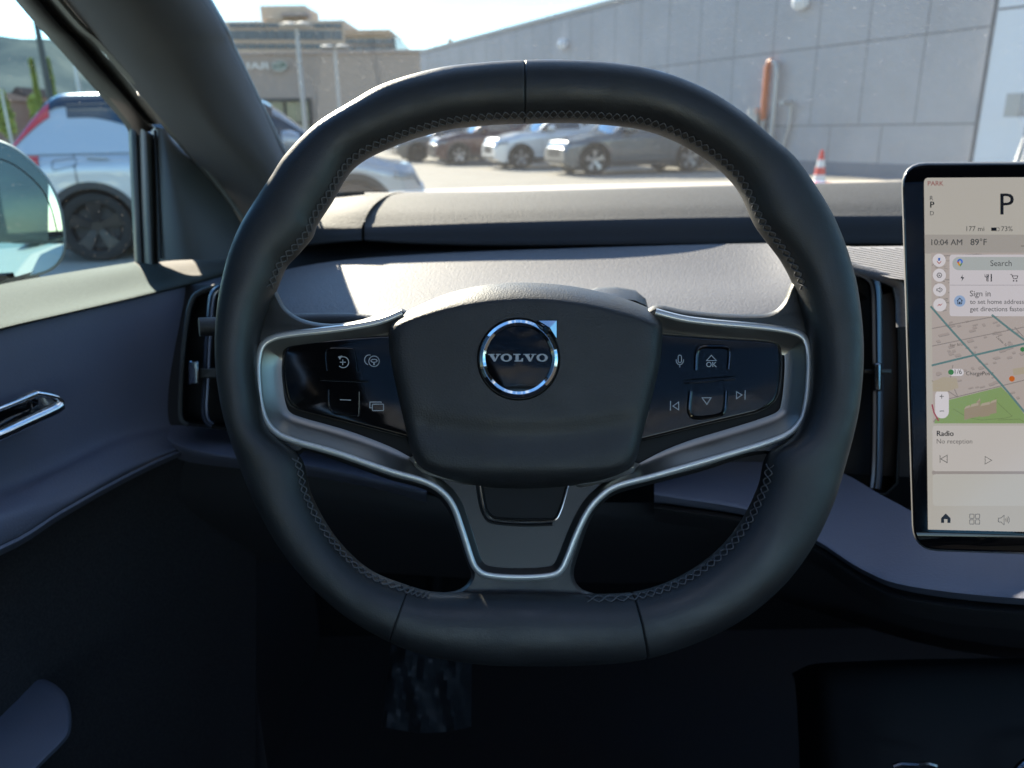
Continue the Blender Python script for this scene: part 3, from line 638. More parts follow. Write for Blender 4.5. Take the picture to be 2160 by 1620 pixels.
for k in range(150):
    x = rnd.uniform(1970, 2300); y = rnd.uniform(672, 885); a = rnd.uniform(5, 13); b = rnd.uniform(2, 5)
    if inpark(x, y + 8) or inpark(x, y): continue
    q = [(x, y), (x + a, y - a * .25), (x + a + b * .7, y - a * .25 + b), (x + b * .7, y + b)]
    if min(p[0] for p in q) < 1968: continue
    mb.poly([SC(u_, v_, h2 + .00004 + k * 3e-7) for u_, v_ in q]); mb2.poly([SC(u_, v_ + 1.3, h2 + .00002 + k * 1e-7) for u_, v_ in q])
for k in range(40):
    x = rnd.uniform(1970, 2005); y = rnd.uniform(540, 660); strokes(mb2, [(max(1967, x), y), (max(1967, x) + rnd.uniform(3, 12), y + rnd.uniform(-3, 3))], rnd.uniform(.8, 2), SC, h2 + .00003 + k * 2e-7)
sp('map_blocks', mb, em_('map_blocks', (160, 148, 142))); sp('map_block_shadows', mb2, em_('map_shadow', (134, 128, 124)))
mb = MB()
for k, p in enumerate([[(1966, 693), (2080, 671), (2200, 650)], [(1966, 730), (2160, 690)], [(1966, 803), (2020, 838)], [(1998, 842), (2108, 815)], [(2108, 815), (2200, 792)], [(2010, 770), (2004, 800), (2020, 836)], [(2140, 690), (2160, 712)],
                     [(2008, 700), (2050, 745)], [(1966, 560), (1990, 540), (2060, 536), (2110, 541), (2200, 534)], [(1969, 890), (1985, 870), (1998, 842)]]):
    strokes(mb, [(x, y) for x, y in p], 1.6, SC, h2 + .0001 + k * 4e-6)
sp('map_lanes', mb, em_('map_lanes', (128, 120, 116)))
sp('map_park', fl([(1992, 846), (2112, 816), (2140, 845), (2165, 880), (2190, 893), (1970, 893), (1980, 868)], h2 + .00006), em_('map_park', (128, 152, 98)))
mb = MB(); strokes(mb, [(2010, 862), (2040, 880), (2070, 886), (2120, 882), (2135, 878), (2105, 850), (2100, 840)], .9, SC, h2 + .00015); strokes(mb, [(2105, 886), (2150, 884), (2160, 890)], .9, SC, h2 + .00016); sp('park_paths', mb, em_('park_paths', (104, 118, 80)))
mb = MB()
for k, (x0, y0, x1, y1) in enumerate([(2034, 862, 2046, 886), (2046, 858, 2064, 882), (2060, 846, 2068, 880), (2068, 856, 2088, 880), (2088, 850, 2102, 874)]):
    mb.poly([SC(x, y, h2 + .0002 + k * 5e-6) for x, y in ((x0, y0), (x1, y0 - 4), (x1, y1 - 3), (x0, y1))])
sp('map_building', mb, em_('map_building', (150, 137, 118)))
mb = MB()
for k, (x0, y0, x1, y1) in enumerate([(2034, 858, 2046, 863), (2046, 853, 2064, 859), (2062, 843, 2067, 848), (2068, 851, 2088, 857), (2088, 846, 2102, 851)]):
    mb.poly([SC(x, y, h2 + .00026 + k * 5e-6) for x, y in ((x0, y1), (x0 + 3, y0), (x1, y0 - 4), (x1, y1 - 4))])
sp('map_building_roof', mb, em_('map_roofs', (168, 157, 138))); mb = MB(); mb.poly([SC(x, y, h2 + .0003) for x, y in ((1967, 805), (1990, 795), (2018, 797), (2022, 818), (1998, 826), (1968, 826))]); sp('map_block_roof', mb, em_('map_roofs2', (168, 157, 138))); mb = MB(); mb.poly([SC(x, y, h2 + .0003) for x, y in ((2136, 778), (2200, 768), (2200, 782), (2138, 792))])
sp('map_block_roof', mb, em_('map_roofs', (168, 157, 138)))
mb = MB()
for k, p in enumerate([[(1963, 646), (2010, 700), (2056, 750), (2110, 808), (2170, 880)], [(2092, 664), (2140, 702), (2200, 745)], [(1965, 771), (2056, 749), (2200, 716)]]):
    strokes(mb, cat_(p, 3), 4.2, SC, h2 + .00035 + k * 1e-5)
sp('map_roads', mb, em_('map_roads', (92, 122, 122)))
mb = MB(); strokes(mb, [(1966, 853), (1970, 870), (1980, 888)], 3, SC, h2 + .0004); sp('map_highway', mb, em_('map_highway', (150, 70, 84)))
# white cards and round keys
for i, (x, y) in enumerate(((1981, 549), (1981.5, 580.5), (1982, 611.5), (1982.5, 643))):
    sp('round_key', fl(circ(x, y, 13.8), h3), E.setdefault('key', em_('key_white', (206, 201, 204))))
cw = em_('card_white', (198, 192, 195)); ink = em_('ink', (62, 62, 62)); inkd = em_('ink_dark', (12, 12, 12)); ink_i = em_('ink_icons', (30, 30, 32)); ink2 = em_('ink_soft', (98, 94, 92))
sp('search_card', fl(rrect(2003, 537, 2330, 667, 6), h3), cw)
sp('search_field', fl(rrect(2009, 542, 2324, 570, 13), h4), em_('field', (166, 170, 168)))
mb = MB(); strokes(mb, [(2004, 601.5), (2330, 601.5)], 1.2, SC, h4); sp('card_divider', mb, em_('divider', (160, 154, 158)))
sp('home_badge', fl(circ(2024.5, 635, 12), h4), em_('badge', (142, 164, 196)))
sp('zoom_key', fl(rrect(1972.5, 821, 2001.5, 882.5, 14), h3), E['key'])
sp('radio_card', fl(rrect(1967, 898, 2540, 994, 7), h1), em_('radio_card', (188, 182, 177)))
sp('lower_card', fl(rrect(1967.5, 1000, 2540, 1067, 7), h1), em_('lower_card', (182, 179, 172)))
sp('card_gap_shadow', fl(rrect(1966, 993, 2541, 1001, 3), h1 - .0001), em_('gap', (150, 142, 138)))
# writing
mb = MB(); text(mb, 'PARK', 1957, 391.5, 33, SC, h3, bold=.3); sp('park_wording', mb, em_('dull_red', (140, 84, 80)))
mb = MB(); text(mb, 'R', 1961.5, 422.5, 7, SC, h3); sp('wording', mb, ink)
mb = MB(); text(mb, 'D', 1962, 454, 8, SC, h3); sp('wording', mb, ink)
mb = MB(); text(mb, '177 mi', 2038.5, 487.5, 37.5, SC, h3); sp('wording', mb, ink)
mb = MB(); text(mb, '73%', 2112, 487.5, 24, SC, h3); sp('wording', mb, ink)
mb = MB(); text(mb, '10:04 AM', 1964.5, 517, 65, SC, h3, bold=.3); sp('wording', mb, ink)
mb = MB(); text(mb, '89°F', 2047, 517, 34.5, SC, h3, bold=.3); sp('wording', mb, ink)
mb = MB(); text(mb, 'Search', 2089, 561, 45, SC, h5); sp('wording', mb, ink)
mb = MB(); text(mb, 'Sign in', 2046, 625, 43.5, SC, h5); sp('wording', mb, ink)
mb = MB(); text(mb, 'to set home address or', 2046, 641, 131, SC, h5); sp('wording', mb, ink)
mb = MB(); text(mb, 'get directions faster', 2046, 656.5, 116, SC, h5); sp('wording', mb, ink)
mb = MB(); text(mb, 'Star St', 2004, 731, 21, SC, h3, rot=-.1); sp('wording', mb, ink)
mb = MB(); text(mb, 'ChargePoint', 2038, 791.5, 58, SC, h3); sp('wording', mb, ink)
mb = MB(); text(mb, '1/6', 2014, 789, 15, SC, h4); sp('wording', mb, ink)
mb = MB(); text(mb, 'Center St', 2101, 712, 28, SC, h3, rot=.75); sp('wording', mb, ink)

mb = MB(); text(mb, 'P', 1962, 438, 8, SC, h3, bold=1.0); sp('wording', mb, inkd)
mb = MB(); text(mb, 'P', 2110, 452.5, 28, SC, h3, bold=.6); sp('wording', mb, inkd)
mb = MB(); text(mb, 'Radio', 1976, 919.5, 35, SC, h3, bold=.7); sp('wording', mb, inkd)
mb = MB(); mb.poly([SC(x, y, h3) for x, y in ((2091, 480), (2102, 480), (2102, 487), (2091, 487))]); strokes(mb, [(2102, 480.4), (2107, 480.4), (2108.5, 483.5), (2107, 486.6), (2102, 486.6)], .9, SC, h3 + 1e-5); sp('battery_icon', mb, inkd)

mb = MB(); text(mb, 'No reception', 1976, 935.5, 75, SC, h3); sp('soft_wording', mb, ink2)
mb = MB(); strokes(mb, [(1983, 960), (1983, 976)], 1.2, SC, h3); strokes(mb, [(1998, 960), (1998, 976), (1984.5, 968)], 1.2, SC, h3, True); sp('skip_back_icon', mb, ink); mb = MB(); strokes(mb, [(2078, 963), (2078, 979), (2092, 971)], 1, SC, h3, True); sp('play_icon', mb, ink); mb = MB()
for dx, dy in ((0, 0), (12, 0), (0, 12), (12, 12)): strokes(mb, rrect(2045.5 + dx, 1084.5 + dy, 2054.5 + dx, 1093.5 + dy, 1, 2), 1.1, SC, h3, True)
sp('apps_icon', mb, ink); mb = MB(); strokes(mb, [(2106, 1093), (2111, 1093), (2118, 1087), (2118, 1107), (2111, 1101), (2106, 1101)], 1.1, SC, h3, True)
for r_ in (5, 8.5, 12): strokes(mb, [(2117 + r_ * math.cos(R(a)), 1097 + r_ * math.sin(R(a))) for a in range(-38, 39, 12)], 1.1, SC, h3)
sp('volume_icon', mb, ink); mb = MB(); strokes(mb, [(2154, 519), (2162, 519)], 1.2, SC, h3)
sp('signal_icon', mb, ink)
mb = MB(); mb.poly([SC(x, y, h3) for x, y in ((1985, 1093), (1995, 1083), (2005, 1093), (2005, 1103), (1998.5, 1103), (1998.5, 1095), (1991.5, 1095), (1991.5, 1103), (1985, 1103))]); sp('home_icon', mb, ink_i); mb = MB()
mb.poly([SC(x, y, h5) for x, y in ((2031, 579), (2026, 587), (2030, 587), (2028, 594), (2034, 585), (2030, 585))]); sp('charging_icon', mb, ink_i); mb = MB()
strokes(mb, [(2084, 579), (2084, 594)], 1.6, SC, h5)
for dx in (-4, 0, 4): strokes(mb, [(2081.5 + dx, 578), (2081.5 + dx, 584)], 1, SC, h5 + 1e-5)
strokes(mb, [(2077.5, 584), (2085.5, 584)], 1.5, SC, h5 + 2e-5); strokes(mb, [(2091, 578), (2091, 594)], 2.4, SC, h5); strokes(mb, [(2081.5, 584), (2081.5, 593)], 1.6, SC, h5 + 3e-5)
sp('food_icon', mb, ink_i); mb = MB(); strokes(mb, [(2131, 579), (2134, 579), (2138, 588), (2145, 588), (2147, 582), (2136, 582)], 1.4, SC, h5); mb.poly([SC(x, y, h5) for x, y in circ(2138, 592.5, 1.6, 10)]); mb.poly([SC(x, y, h5) for x, y in circ(2144.5, 592.5, 1.6, 10)])
sp('cart_icon', mb, ink_i); mb = MB(); strokes(mb, [(2018.5, 635), (2024.5, 629), (2030.5, 635)], 1.5, SC, h5); strokes(mb, [(2020.5, 634), (2020.5, 641), (2028.5, 641), (2028.5, 634)], 1.4, SC, h5 + 1e-5); mb.poly([SC(x, y, h5) for x, y in ((2023, 641), (2023, 636.5), (2026, 636.5), (2026, 641))])
sp('house_icon', mb, ink_i); mb = MB(); strokes(mb, [(1982, 836), (1991, 836)], 1.3, SC, h4); strokes(mb, [(1986.5, 831.5), (1986.5, 840.5)], 1.3, SC, h4 + 1e-5); strokes(mb, [(1982, 867), (1991.5, 867)], 1.4, SC, h4)
sp('zoom_signs', mb, ink_i); mb = MB(); strokes(mb, circ(1981.5, 580.5, 5.2, 6), 1.4, SC, h4, True); mb.poly([SC(x, y, h4) for x, y in ((1980, 578.5), (1980, 583), (1984, 580.8))])
sp('settings_icon', mb, ink_i); mb = MB(); strokes(mb, [(1976, 609.5), (1979, 609.5), (1983, 606.5), (1983, 616.5), (1979, 613.5), (1976, 613.5)], 1.2, SC, h4, True); strokes(mb, [(1985.5, 608), (1987.5, 611.5), (1985.5, 615)], 1.2, SC, h4)
sp('sound_icon', mb, ink_i)
mb = MB(); strokes(mb, [(1981, 544), (1981, 550)], 4.4, SC, h4); sp('microphone_icon', mb, em_('blue', (40, 90, 170)))
mb = MB(); strokes(mb, [(1976.5, 551), (1981, 556), (1985.5, 551)], 1.5, SC, h4); sp('microphone_stand', mb, em_('red1', (160, 60, 50))); mb = MB(); mb.poly([SC(x, y, h4) for x, y in ((1976, 647), (1981, 641), (1983, 643), (1989, 639), (1984, 645), (1981, 643.5))]); sp('compass_icon', mb, em_('red', (160, 60, 50)))
sp('charger_pin', fl(circ(2006, 785, 6), h4), em_('green', (62, 120, 70))); sp('charger_badge', fl(rrect(2001, 778, 2033, 793, 7), h3), E['key']); sp('place_pin', fl(circ(2134.5, 799, 6), h4), em_('orange', (190, 96, 28)))
sp('edge_pin', fl(circ(2157, 737, 5), h4), em_('green2', (62, 120, 70)))
# four colour map pin
mb = MB()
for nm, a0, a1, c in (('a', 180, 290, (60, 100, 190)), ('b', 290, 400, (70, 110, 200)), ('c', 130, 180, (190, 70, 50))):
    m_ = MB(); m_.grid([[SC(2025 + r_ * math.cos(R(a0 + (a1 - a0) * k / 8)), 552 + r_ * math.sin(R(a0 + (a1 - a0) * k / 8)), h5) for k in range(9)] for r_ in (6, 2.4)]); sp('pin_icon', m_, em_('pin' + nm, c))
sp('pin_icon', fl([(2019.5, 554.5), (2023, 554), (2025.5, 557.5), (2024.5, 562), (2021, 558)], h5), em_('pin_y', (200, 150, 40))); sp('pin_icon', fl([(2026, 556.5), (2030.5, 554), (2028, 559), (2025, 563)], h5 + 2e-5), em_('pin_g', (50, 120, 70)))

# ============================================================ driver's door
door = thing('car_door', 'open-windowed view of the driver side door: navy panel, chrome handle, lit sill and frameless mirror', 'car door', (-.5, .5, .9))
door['label'] = "driver's side car door with navy panel, chrome handle, sunlit window sill and outside mirror"
cx = [-700, -300, 0, 130, 260, 385, 480, 540]
def drow(ys, ds): return rowsY(cx, ys, ds)
mb = MB(); mb.grid(surf([drow([890, 768, 694, 662, 630, 600, 577, 563], [.408, .535, .670, .74, .816, .90, .99, 1.055]),
                         drow([930, 800, 722, 688, 655, 622, 598, 580], [.405, .53, .665, .735, .81, .895, .985, 1.05]),
                         drow([1120, 970, 880, 830, 780, 740, 700, 680], [.40, .525, .66, .73, .81, .89, .98, 1.04]),
                         drow([1250, 1100, 1022, 965, 903, 876, 856, 850], [.395, .52, .652, .722, .80, .88, .97, 1.03]),
                         drow([1310, 1150, 1060, 1000, 940, 905, 880, 870], [.37, .49, .615, .69, .77, .855, .94, 1.0]),
                         drow([1350, 1190, 1092, 1050, 985, 938, 912, 900], [.34, .455, .585, .66, .74, .825, .91, .98]),
                         drow([1420, 1260, 1150, 1074, 1002, 944, 920, 908], [.335, .45, .582, .657, .74, .823, .91, .98]),
                         drow([1428, 1268, 1158, 1081, 1008, 949, 925, 912], [.35, .47, .60, .675, .76, .84, .93, 1.0])], 5, 5)); part('door_panel', mb, M['navy'], door, angle=80)
mb = MB(); mb.grid(surf([drow([1422, 1262, 1152, 1076, 1004, 946, 922, 909], [.334, .449, .581, .656, .738, .822, .909, .979]), drow([1434, 1272, 1163, 1086, 1013, 954, 930, 916], [.333, .448, .58, .655, .737, .821, .908, .978]), drow([1444, 1282, 1172, 1094, 1020, 961, 936, 922], [.36, .48, .61, .68, .765, .85, .94, 1.0])], 5, 3)); part('panel_edge_strip', mb, M['navy'], door)
mb = MB(); mb.grid(surf([drow([1436, 1275, 1165, 1088, 1015, 956, 932, 918], [.36, .48, .62, .69, .775, .86, .95, 1.02]), drow([1700, 1500, 1300, 1220, 1130, 1060, 1040, 1020], [.42, .53, .66, .73, .81, .90, .98, 1.04]),
                         drow([2300, 2000, 1800, 1740, 1680, 1620, 1580, 1540], [.45, .52, .66, .76, .87, .98, 1.08, 1.14]), drow([2700, 2500, 2200, 2100, 2000, 1900, 1850, 1800], [.45, .52, .66, .76, .87, .98, 1.08, 1.14])], 5, 4)); part('lower_panel', mb, M['carpet'], door)
ar = cat_([(-300, 1400), (-60, 1408), (60, 1424), (110, 1440), (140, 1468), (150, 1505), (148, 1545), (130, 1572), (80, 1622), (20, 1690), (-100, 1800), (-400, 1800)], 5, True)
part('armrest', plate(ar, [(0, -.10), (0, -.010), (2, -.005), (6, -.0015), (14, 0)], lambda x, y, h: gz(x, y, EYE.z - .47 + h)), M['navy'], door)
# handle
hd = part('door_handle', plate([(-160, 905), (0, 856), (72, 823), (112, 828), (136, 846), (132, 866), (0, 930), (-160, 1000)], [(0, -.004), (0, .003), (3, .004)], lambda x, y, h: dp(x, y, .668 - h + (x - 60) * .0004)), M['gloss'], door)
hpos = lambda x, y: dp(x, y, .655 + (x - 60) * .0004)
mb = MB(); mb.tube([hpos(x, y) for x, y in cat_([(-180, 985), (-60, 940), (0, 917), (60, 889), (112, 865), (127, 855)], 5)], .0052, 14); part('handle_lever', mb, M['chrome'], hd)
mb = MB(); mb.tube([hpos(x, y) for x, y in cat_([(127, 855), (130, 848), (118, 838), (84, 831), (72, 832), (40, 846), (0, 862), (-80, 892), (-160, 922)], 5)], .0022, 10); part('handle_rim', mb, M['chrome'], hd)
mb = MB(); mb.poly([dp(x, y, .6625) for x, y in [(-40, 930), (-40, 890), (0, 870), (66, 842), (72, 868), (30, 885)]]); mb.poly([dp(x, y, .6635) for x, y in [(80, 838), (110, 841), (116, 848), (82, 862)]]); part('handle_cup', mb, mat('cup', (.3, .3, .3), .15, .9), hd)
# window sill
mb = MB(); cxs = [-500, -200, 0, 130, 262, 300, 400, 480, 560]
def srow(ys, ds): return rowsY(cxs, ys, ds)
mb.grid(surf([srow([712, 645, 600, 577, 556, 551, 545, 540, 536], [.66, .78, .868, .92, 1.0, 1.01, 1.05, 1.09, 1.13]),
              srow([740, 668, 620, 594, 570, 565, 556, 548, 543], [.59, .70, .80, .86, .93, .95, .99, 1.03, 1.08]),
              srow([805, 722, 668, 640, 612, 603, 582, 564, 552], [.50, .61, .715, .785, .86, .88, .94, .99, 1.05]),
              srow([830, 746, 690, 660, 630, 621, 597, 575, 562], [.468, .573, .659, .729, .804, .827, .897, .975, 1.042]),
              srow([838, 752, 697, 666, 635, 626, 602, 580, 566], [.474, .579, .665, .735, .811, .834, .904, .982, 1.05])], 4, 4)); part('window_sill', mb, M['sill'], door, angle=80)
# window frame bands (three parallel profiles)
def band(edges, name, m, parent, nv=6, lab=None):
    mb = MB(); mb.grid(surf(edges, 1 if len(edges[0]) < 2 else nv, 3)); return part(name, mb, m, parent, label=lab)
def P3(*a): return list(a)
wf = band([P3((-330, -440, .60), (32, 0, .80), (120, 98, .85), (195, 183, .90), (262, 262, .975), (273, 292, .99)),
           P3((-310, -440, .585), (52, 0, .785), (138, 92, .835), (212, 176, .885), (280, 258, .96), (292, 285, .975)),
           P3((-280, -440, .585), (80, 0, .785), (165, 92, .835), (240, 178, .885), (308, 258, .96), (318, 276, .975)),
           P3((-268, -440, .60), (92, 0, .80), (178, 92, .85), (252, 178, .90), (318, 256, .975), (324, 270, .98))], 'window_frame', M['rubber'], door)
band([P3((-270, -440, .60), (90, 0, .80), (176, 92, .85), (250, 178, .90), (320, 262, .98)), P3((-238, -440, .59), (108, 0, .79), (196, 92, .84), (272, 178, .89), (334, 262, .965)), P3((-235, -440, .585), (112, 0, .785), (200, 92, .835), (276, 178, .885), (338, 262, .96))], 'frame_channel', M['trimgrey'], wf)
band([P3((-236, -440, .583), (110, 0, .782), (198, 90, .832), (275, 176, .882), (336, 258, .955), (420, 358, 1.0), (520, 490, 1.05)), P3((-222, -440, .575), (122, 0, .775), (211, 90, .825), (288, 176, .875), (350, 258, .948), (432, 358, .995), (530, 490, 1.045)), P3((-210, -440, .583), (133, 0, .782), (222, 90, .832), (299, 176, .882), (361, 258, .955), (442, 358, 1.0), (540, 490, 1.05))], 'frame_bead', mat('bead', (.13, .128, .115), .5), wf)
# front post and mirror triangle
band([P3((270, 262, .99), (276, 400, 1.0), (284, 560, 1.01)), P3((276, 262, .975), (282, 400, .985), (290, 560, .995)), P3((290, 270, .975), (296, 400, .985), (303, 560, .995)), P3((296, 275, .99), (302, 400, 1.0), (309, 560, 1.01))], 'post_seal', M['rubber'], wf)
band([P3((288, 262, .985), (294, 400, .992), (302, 560, 1.0)), P3((300, 272, .965), (306, 400, .972), (313, 560, .98)), P3((312, 280, .965), (318, 400, .972), (324, 560, .98)), P3((324, 284, .985), (330, 400, .992), (334, 560, 1.0))], 'front_post', M['trimgrey'], wf)
mb = MB(); mb.grid(surf([[(318, 262, 1.0), (330, 268, .975), (345, 272, .97), (356, 284, .975), (370, 300, .99)], [(320, 350, 1.0), (332, 350, .975), (360, 350, .965), (400, 352, .985), (440, 360, 1.01)],
                         [(324, 450, 1.0), (335, 450, .975), (380, 452, .962), (440, 452, .985), (500, 455, 1.03)], [(330, 560, 1.0), (340, 552, .975), (400, 548, .962), (470, 548, .985), (550, 545, 1.04)]], 4, 5)); part('mirror_triangle', mb, M['trimgrey'], door)
mb = MB(); mb.tube([dp(x, y, d) for x, y, d in [(327, 275, .972), (331, 350, .972), (335, 450, .972), (339, 545, .972)]], .0016, 6); part('triangle_seam', mb, M['black'], door)
# side window pane
GA, GB, GC_ = dp(0, 604, .885), dp(276, 556, 1.0), dp(60, 20, .82); gn = (GB - GA).cross(GC_ - GA).normalized()
mb = MB(); mb.poly([onp(px, py, GA, gn) for px, py in [(0, 604), (282, 556), (285, 286), (275, 262), (205, 175), (45, -5), (-250, -360)]] + [onp(-250, -360, GA, gn) - (GB - GA).normalized() * .6, GA - (GB - GA).normalized() * .9]); part('side_window', mb, M['sideglass'], door, smooth=False)
# outside mirror
MO = dp(-20, 450, 1.13)
rv = Vector((.19, -.97, -.015)).normalized(); MNn = (rv - ray(20, 508).normalized()).normalized()
def MR(px, py, h=0): return onp(px, py, MO + MNn * h, MNn)
mo = cat_([(136, 500), (134, 535), (112, 565), (70, 581), (0, 588), (-90, 588), (-180, 578), (-230, 530), (-240, 440), (-215, 345), (-150, 292), (-60, 284), (0, 299), (35, 316), (72, 346), (104, 384), (127, 438)], 6, True)
mir = part('mirror', plate(mo, [(0, -.045), (-3, -.02), (-3, -.004), (0, 0), (2.5, .0004)], MR), M['paint'], door)
mb = MB(); mb.poly([MR(x, y, .0008) for x, y in inset(mo, 3)]); part('mirror_glass', mb, M['mirror'], mir, smooth=False)
mb = MB(); mb.tube([MR(x, y, .0009) for x, y in cat_([(0, 335), (30, 348), (62, 372), (90, 402), (108, 440), (120, 488)], 5)], .0011, 6); part('mirror_line', mb, M['black'], mir)
mb = MB(); mb.box(tuple(MR(-100, 600, -.06)), .22, .08, .04); part('mirror_arm', mb, M['gloss'], mir)

# ============================================================ rest of our own car
body = thing('own_car_body', 'shell of the car we sit in, with cloth covered windscreen pillar, windscreen and floor', 'car body', (0, 0, .3))
mb = MB(); mb.grid(surf([[(-250, -470, .56), (-180, -475, .53), (-60, -480, .51), (60, -482, .52), (130, -485, .56), (140, -485, .60)],
                         [(133, 0, .785), (190, -2, .755), (280, -4, .735), (376, -4, .75), (431, -2, .79), (438, 0, .83)],
                         [(255, 150, .865), (300, 142, .835), (380, 128, .815), (447, 118, .83), (487, 105, .87), (495, 103, .91)],
                         [(380, 300, .96), (420, 280, .93), (460, 262, .905), (515, 235, .92), (543, 219, .96), (550, 217, 1.0)],
                         [(470, 420, 1.04), (505, 395, 1.01), (550, 365, .98), (582, 345, .99), (598, 333, 1.02), (605, 331, 1.05)],
                         [(530, 505, 1.09), (570, 490, 1.06), (600, 475, 1.04), (635, 455, 1.05), (655, 442, 1.07), (664, 440, 1.10)],
                         [(560, 560, 1.12), (600, 550, 1.10), (640, 530, 1.09), (690, 510, 1.10), (730, 500, 1.12), (740, 500, 1.14)]], 5, 6)); pil = part('windscreen_pillar', mb, M['pillar'], body, angle=80)
mb = MB(); mb.grid(surf([[(134, -490, .585), (436, -2, .80), (491, 103, .885), (546, 218, .975), (602, 331, 1.03), (662, 440, 1.09)], [(150, -490, .60), (446, -2, .82), (499, 102, .905), (554, 217, .995), (610, 330, 1.05), (670, 440, 1.11)], [(150, -490, .66), (446, -2, .88), (499, 102, .965), (554, 217, 1.055), (610, 330, 1.11), (670, 440, 1.17)]], 5, 2)); part('pillar_seal', mb, M['rubber'], pil)
ws = lambda x, s_: Vector((x, 1.27 - .80 * s_, 1.195 + .435 * s_ - .02 * (x - .35) ** 2))
mb = MB(); mb.grid([[ws(-.47 + .19 * j / 12 + (1.72 - .19 * j / 12) * i / 24, j / 12) for i in range(25)] for j in range(13)]); part('windscreen', mb, M['wind'], body)
zr = 1.635
mb = MB(); mb.box((.35, .36, zr), 1.75, .24, .03); mb.box((.35, -1.85, zr), 1.7, .3, .03); mb.box((-.38, -.75, zr), .20, 2.0, .03); mb.box((1.08, -.75, zr), .20, 2.0, .03); part('roof_lining', mb, M['headliner'], body, smooth=False)
mb = MB(); mb.box((.35, -.73, zr + .03), 1.3, 2.0, .006); part('roof_glass', mb, M['roofglass'], body, smooth=False)
mb = MB(); mb.box((1.24, -.4, .72), .06, 3.4, .78); mb.box((1.2, 1.15, .8), .1, .5, .75); mb.box((.35, -2.0, .72), 1.7, .1, .8); mb.box((1.19, -.55, 1.35), .05, .12, .55); mb.box((1.17, -1.7, 1.35), .05, .5, .55); mb.box((-.44, -.55, 1.36), .05, .12, .52)
part('right_side_lining', mb, M['headliner'], body, smooth=False)
mb = MB(); mb.box((-.465, 1.30, 1.13), .07, .22, .32); part('sill_sun_block', mb, M['black'], body, smooth=False)  # hidden box added to keep the sun off the front of the door sill
mb = MB(); mb.box((-.60, .35, .66), .03, 2.3, .62); part('inner_sill', mb, M['black'], body, smooth=False)
mb = MB(); mb.box((.27, -.3, .33), 1.94, 3.6, .04); part('floor', mb, M['carpet'], body, smooth=False)
mb = MB(); mb.box((-.40, 1.12, .70), .04, .36, .80); part('kick_panel', mb, M['carpet'], body)
mb = MB(); mb.box((.33, 1.30, .74), 1.80, .04, .80); part('firewall', mb, M['black'], body, smooth=False)
mb = MB(); mb.box((.33, 1.95, 1.06), 1.5, 1.3, .05); part('bonnet', mb, M['paint'], body, smooth=False)
# passenger side of the dash and tunnel
mb = MB(); mb.grid(surf([[(1670, 1420, 1.0), (1700, 1405, .92), (1722, 1400, .86), (1780, 1396, .83), (1950, 1390, .80), (2350, 1385, .78)],
                         [(1680, 1470, .99), (1706, 1460, .90), (1728, 1458, .83), (1790, 1455, .80), (1950, 1450, .77), (2350, 1445, .75)],
                         [(1690, 1700, .95), (1712, 1700, .87), (1738, 1700, .80), (1800, 1700, .76), (1950, 1700, .73), (2350, 1700, .71)]], 5, 5)); part('centre_tunnel', mb, mat('tunnel_trim', (.030, .030, .031), .8, spec=.2), body)
mb = MB(); mb.tube([dp(2215 + 78 * math.cos(a), 1650 + 56 * math.sin(a), .70) for a in [2 * math.pi * k / 40 for k in range(40)]], .0035, 8, closed=True); part('cup_holder_rim', mb, M['darkchrome'], body); mb = MB(); mb.tube([dp(x, y, .72) for x, y in ((1884, 1616), (1900, 1611), (1935, 1613), (1958, 1611), (1975, 1616))], .002, 6); part('tray_edge', mb, M['darkchrome'], body)
tint = glassmat('dark_reflection_glass', (.05, .06, .065), refl=.22)  # near-black tint chosen to darken what the outside mirror reflects
mb = MB(); mb.grid([[Vector((x, Y, z)) for x, z in ((-.59, 1.117), (-.55, 1.35), (-.48, 1.60))] for Y in (.74, .1, -.5)]); part('dark_reflection_pane', mb, tint, body)  # out-of-view pane added so the mirror picks up dark glass
mb = MB(); mb.box((1.2, -.4, 1.36), .01, 3.0, .5); part('right_side_glass', mb, M['sideglass'], body, smooth=False)
# body side seen in the mirror
mb = MB(); prof_ = [(-.60, .35), (-.66, .45), (-.675, .70), (-.665, .95), (-.63, 1.10), (-.60, 1.118)]
mb.grid([[Vector((x, Y, z)) for x, z in prof_] for Y in (.98, .5, 0, -.8, -1.6, -2.3, -2.9)]); part('body_side', mb, M['paint'], body, angle=80)
mb = MB(); mb.grid([[Vector((x, Y, z)) for x, z in ((-.598, 1.117), (-.56, 1.35), (-.49, 1.60))] for Y in (-.52, -1.2, -2.0, -2.5)]); part('rear_side_glass', mb, M['gloss'], body)

# ============================================================ outside: setting
X = {}
X['ground'] = mat('concrete_lot', (.33, .31, .265), .9, bump=[(3, .02, .3), (60, .004, .5)], var=(.6, .10), spec=.3)
X['facade'] = mat('taupe_panels', (.37, .30, .25), .7, var=(.15, .06))
X['panel'] = mat('grey_metal_panels', (.40, .39, .405), .55, bump=[(.5, .03, .15)], var=(.45, .10), spec=.4)
X['panel2'] = mat('pale_metal_panels', (.70, .74, .80), .5, var=(.3, .03))
X['groove'] = mat('panel_joint', (.16, .16, .17), .8)
X['towerwall'] = mat('tower_concrete', (.62, .50, .39), .8, var=(.3, .08))
X['towerglass'] = mat('tower_glass', (.04, .055, .085), .2, spec=.8)
X['band'] = mat('tower_bands', (.40, .34, .31), .8)
X['doorglass'] = mat('green_glass', (.12, .17, .13), .15, spec=.8)
X['steel'] = mat('galvanised', (.42, .42, .42), .45, .3)
X['dark'] = mat('dark_post', (.03, .035, .035), .5)
X['whitep'] = mat('white_letters', (.8, .78, .72), .5)
X['greenp'] = mat('green_badge', (.03, .10, .06), .4)
X['leaf'] = mat('leaves', (.26, .30, .07), .7, var=(1.2, .4))
